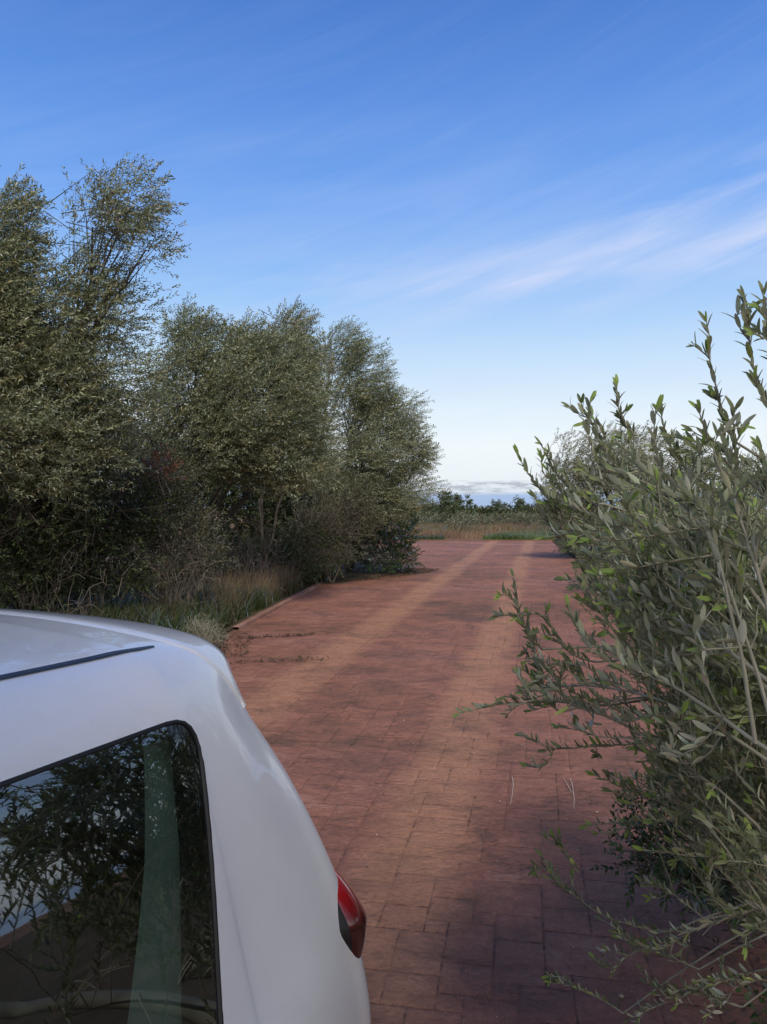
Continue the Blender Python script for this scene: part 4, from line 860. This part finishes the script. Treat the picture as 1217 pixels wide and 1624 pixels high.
def pane(name, outline, axis, sgn, mat=('glass', 'frit'), border=.028, seal=True, depth=.004):
    c = outline.mean(0); n = len(outline); tg = norm(np.roll(outline, -1, 0) - np.roll(outline, 1, 0)); inw = np.stack([-tg[:, 1], tg[:, 0]], 1)
    if ((c - outline) * inw).sum() < 0: inw = -inw
    rings = [outline - inw * .001, outline + inw * border * .5, outline + inw * border]
    inner = outline + inw * border
    for k in (.8, .6, .4, .2): rings.append(c + (inner - c) * k)
    rings.append(np.repeat(c[None], n, 0)); V = []
    for rg in rings:
        for p in rg:
            if axis == 'w': q, nn = hit((p[0], sgn * 1.3, p[1]), (0, -sgn, 0))
            else: q, nn = hit((sgn * 2.6, p[0], p[1]), (-sgn, 0, 0))
            V.append(q - nn * depth if q is not None else (p[0], sgn * .7, p[1]))
    V = np.array(V)
    Fs = [(i * n + j, i * n + (j + 1) % n, (i + 1) * n + (j + 1) % n, (i + 1) * n + j) for i in range(len(rings) - 1) for j in range(n)]
    o = cadd(name, V, Fs, [M[mat[0]], M[mat[1]]]); me = o.data
    edge = np.array(V[2 * n:3 * n]); 
    # faces whose centre lies in the border ring get the black print
    from mathutils.kdtree import KDTree
    kd = KDTree(n); [kd.insert((v[0], -v[1], v[2]), i) for i, v in enumerate(V[n:2 * n])]; kd.balance()
    for f in me.polygons:
        if kd.find(f.center)[2] < border * .6: f.material_index = 1
    me.update()
    if seal:
        P = V[:n]; P = np.vstack([P, P[:2]]); t = Tubes(6); t.add(P, .0052, .0052); vv = np.vstack(t.V); cadd('seal', vv, np.vstack(t.F).tolist(), M['rubber'], o)
    return o
for sg in (1, -1):
    pane('window', QW, 'w', sg); pane('window', DW, 'w', sg, border=.018)
pane('windscreen', WS, 's', -1, border=.03); pane('rear_window', RW, 's', 1, border=.03)
# roof moulding strips: dark channel strip lying just proud of the roof
for sg in (1, -1):
    P = []
    for s in np.linspace(-.42, 1.19, 34):
        q, nn = hit((s, sg * .527, 2.0), (0, 0, -1)); P.append(q)
    P = np.array(P); V = []; n = len(P)
    for k, (dw, dz) in enumerate(((-.0115, .0), (-.0095, .0022), (0, .003), (.0095, .0022), (.0115, .0))):
        for i in range(n):
            e = .35 + .65 * min(1, (n - 1 - i) / 1.5, i / 1.5 + .2); V.append(P[i] + np.array([0, dw * e, dz + .0006 - abs(dw) * .1]))
    Fs = [(k * n + i, k * n + i + 1, (k + 1) * n + i + 1, (k + 1) * n + i) for k in range(4) for i in range(n - 1)]
    cadd('roof_moulding', V, Fs, principled('moulding_rubber', (.028, .036, .055), .38, noise=(15, .2)))
# spoiler: a skin over the end of the roof with a real lip
def spoiler():
    # take fine grid cells near the tail between seam and end, lift them and close the underside
    jt = 19 * MI if False else None
    idx_tail = (len(ROWS) - 5) * MI
    j0 = int(8.15 * MI); cols = list(range(j0, GR.shape[1]))
    Vt = []; ns = 12
    for j in cols:
        u = (j / MI - 8.15) / (14 - 8.15); s_end = GR[idx_tail, j, 0]; w_e, z_e = GR[idx_tail, j, 1], GR[idx_tail, j, 2]
        pi = j / MI; s_seam = np.interp(pi, [8.15, 9, 10, 11, 12, 14], [1.378, 1.33, 1.275, 1.235, 1.22, 1.215])
        col_ = GR[:idx_tail + 1, j]; rowp = []
        for t in np.linspace(0, 1, ns):
            s = s_seam + (s_end - .002 - s_seam) * t; w_ = np.interp(s, col_[6 * MI:, 0], col_[6 * MI:, 1]); z_ = np.interp(s, col_[6 * MI:, 0], col_[6 * MI:, 2]); rowp.append((s, w_, z_))
        rowp = np.array(rowp); tgt = norm(np.array([rowp[-1] - rowp[-3]]))[0]
        up = np.array([0, .55, .83]) if pi < 11 else np.array([0, .15, 1.0]); up = up / np.linalg.norm(up)
        lift = np.r_[-.002, .0035, np.linspace(.005, .007, ns - 2)]
        rowp = rowp + up * lift[:, None]
        ext = .035 * min(1, (pi - 8.15) / 1.5 + .15)
        e1 = rowp[-1] + tgt * ext * .6 + np.array([0, 0, -.002]); e2 = rowp[-1] + tgt * ext + np.array([0, 0, -.008]); e3 = e2 + np.array([-.004, -.003, -.012]); e4 = rowp[-1] + np.array([-.02, -.012, -.03])
        Vt.append(np.vstack([rowp, e1, e2, e3, e4]))
    Gd = np.array(Vt); Gd[-1, :, 1] = 0
    V, Fs = grid_mesh(Gd); return cadd('spoiler', V, Fs, M['paint'])
spoiler()
# tail lamps: bulging wrap-round lens
for sg in (1, -1):
    V = []; nu, nv = 30, 22
    cen = np.array([1.50, .75, .850])
    for i in range(nu):
        th = math.pi * i / (nu - 1)
        for j in range(nv):
            ph = 2 * math.pi * j / nv
            sx = math.sin(th) ** .75
            dx = math.cos(ph) * sx; dy = math.sin(ph) * sx; dz = math.cos(th)
            zz = dz * .122; taper = 1 - .25 * max(0, dz) - .45 * max(0, -dz)
            V.append((cen[0] + dx * .078 * taper - .12 * zz + (.0), sg * (cen[1] + dy * .085 * taper - .30 * zz), cen[2] + zz))
    Fs = [(i * nv + j, i * nv + (j + 1) % nv, (i + 1) * nv + (j + 1) % nv, (i + 1) * nv + j) for i in range(nu - 1) for j in range(nv)]
    lamp_ = cadd('tail_lamp', V, Fs, M['lens'])
    VA = np.array(V).reshape(nu, nv, 3); c2 = np.array([cen[0], sg * cen[1], cen[2]]); VG2 = c2 + (VA - c2) * 1.02 + np.array([-.006, -sg * .006, 0])
    cadd('lamp_gasket', VG2.reshape(-1, 3), Fs, M['rubber'], lamp_)
    V = []
    for i in range(16):
        th = math.pi * i / 15
        for j in range(16):
            ph = 2 * math.pi * j / 16; V.append((-2.06 + .17 * math.cos(ph) * math.sin(th), sg * (.60 + .11 * math.sin(ph) * math.sin(th) - .25 * .17 * -math.cos(ph) * math.sin(th)), .66 + .075 * math.cos(th)))
    cadd('headlight', V, [(i * 16 + j, i * 16 + (j + 1) % 16, (i + 1) * 16 + (j + 1) % 16, (i + 1) * 16 + j) for i in range(15) for j in range(16)], M['clear'])
    # mirrors and handles
    V = []
    for i in range(12):
        th = math.pi * i / 11
        for j in range(16):
            ph = 2 * math.pi * j / 16; f_ = lambda q: math.copysign(abs(q) ** .7, q); V.append((-.80 + .06 * f_(math.cos(ph) * math.sin(th)), sg * (.92 + .10 * f_(math.sin(ph) * math.sin(th))), .99 + .07 * f_(math.cos(th))))
    cadd('door_mirror', V, [(i * 16 + j, i * 16 + (j + 1) % 16, (i + 1) * 16 + (j + 1) % 16, (i + 1) * 16 + j) for i in range(11) for j in range(16)], M['paint'])
    q, nn = hit((0, sg * 1.3, .80), (0, -sg, 0)); P = [q + [-.09, 0, 0], q + [-.085, sg * .03, 0], q + [.07, sg * .034, 0], q + [.085, 0, 0]]
    t = Tubes(8); t.add(P, .011, .011); cadd('door_handle', np.vstack(t.V), np.vstack(t.F).tolist(), M['paint'])
# wheels
def lathe(prof, s0, w0, sg, n=40):
    V = [(s0 + r * math.cos(2 * math.pi * k / n), sg * (w0 + w_), .30 + r * math.sin(2 * math.pi * k / n)) for w_, r in prof for k in range(n)]
    return V, [(i * n + k, i * n + (k + 1) % n, (i + 1) * n + (k + 1) % n, (i + 1) * n + k) for i in range(len(prof) - 1) for k in range(n)]
for s0 in (-1.45, 1.0):
    for sg in (1, -1):
        wh = bpy.data.objects.new('wheel', None); COL.objects.link(wh); wh.parent = car
        V, Fs = lathe([(-.19, .19), (-.19, .27), (-.16, .295), (-.02, .30), (0, .285), (.01, .24), (0, .19), (-.19, .19)], s0, .80, sg); cadd('tyre', V, Fs, M['tyre'], wh)
        V, Fs = lathe([(-.17, .19), (-.01, .195), (-.012, .175), (-.05, .165), (-.06, .0)], s0, .80, sg)
        for k in range(5):
            a = k * 2 * math.pi / 5; b0 = len(V); ca, sa = math.cos(a), math.sin(a)
            for r, h_ in ((.02, .03), (.175, .018)):
                for q, w_ in ((-h_, -.055), (-h_, -.02), (h_, -.02), (h_, -.055)): V.append((s0 + r * ca - q * sa, sg * (.80 + w_), .30 + r * sa + q * ca))
            Fs += [(b0 + i, b0 + (i + 1) % 4, b0 + 4 + (i + 1) % 4, b0 + 4 + i) for i in range(4)]
        cadd('rim', V, Fs, M['rim'], wh)
# cabin: rear bench, front seats, pillar trims
def cushion(name, c, size, mat, parent=car, tilt=0.0, e=.35):
    V = []; a, b = 14, 20
    f_ = lambda q, e_: math.copysign(abs(q) ** e_, q)
    for i in range(a):
        th = math.pi * i / (a - 1)
        for j in range(b):
            ph = 2 * math.pi * j / b; x_ = f_(math.cos(ph), e) * f_(math.sin(th), e) * size[0]; y_ = f_(math.sin(ph), e) * f_(math.sin(th), e) * size[1]; z_ = f_(math.cos(th), e) * size[2]
            V.append((c[0] + x_ * math.cos(tilt) + z_ * math.sin(tilt), c[1] + y_, c[2] + z_ * math.cos(tilt) - x_ * math.sin(tilt)))
    return cadd(name, V, [(i * b + j, i * b + (j + 1) % b, (i + 1) * b + (j + 1) % b, (i + 1) * b + j) for i in range(a - 1) for j in range(b)], mat, parent)
cushion('rear_bench', (.52, 0, .58), (.26, .60, .10), M['seat']); cushion('bench_back', (.84, 0, .85), (.07, .58, .32), M['seat'], tilt=.28)
for w_ in (-.36, .36):
    cushion('headrest', (.98, w_, 1.20), (.045, .13, .08), M['seat'], tilt=.2); cushion('front_seat', (-.32, w_, .58), (.26, .25, .10), M['seat']); cushion('seat_back', (-.06, w_, .92), (.07, .25, .36), M['seat'], tilt=.2); cushion('headrest', (.04, w_, 1.33), (.045, .12, .075), M['seat'], tilt=.15)
for sg in (1, -1):
    V = []; n = 26
    for i in range(n):
        t = i / (n - 1); z_ = 1.325 - t * .52; s_c = 1.118 - .13 * t - .06 * t * t; hw = .034 + .016 * math.sin(t * 2.2) + .035 * t * t; w_ = np.interp(z_, [.80, .90, 1.15, 1.34], [.735, .70, .64, .575]) + .012
        for k in range(9):
            q = k / 8 * 2 - 1; V.append((s_c + q * hw, sg * (w_ + .016 * math.sqrt(max(0, 1 - q * q * .96))), z_))
    cadd('pillar_trim', V, [(i * 9 + k, i * 9 + k + 1, (i + 1) * 9 + k + 1, (i + 1) * 9 + k) for i in range(n - 1) for k in range(8)], M['trim_grey'])
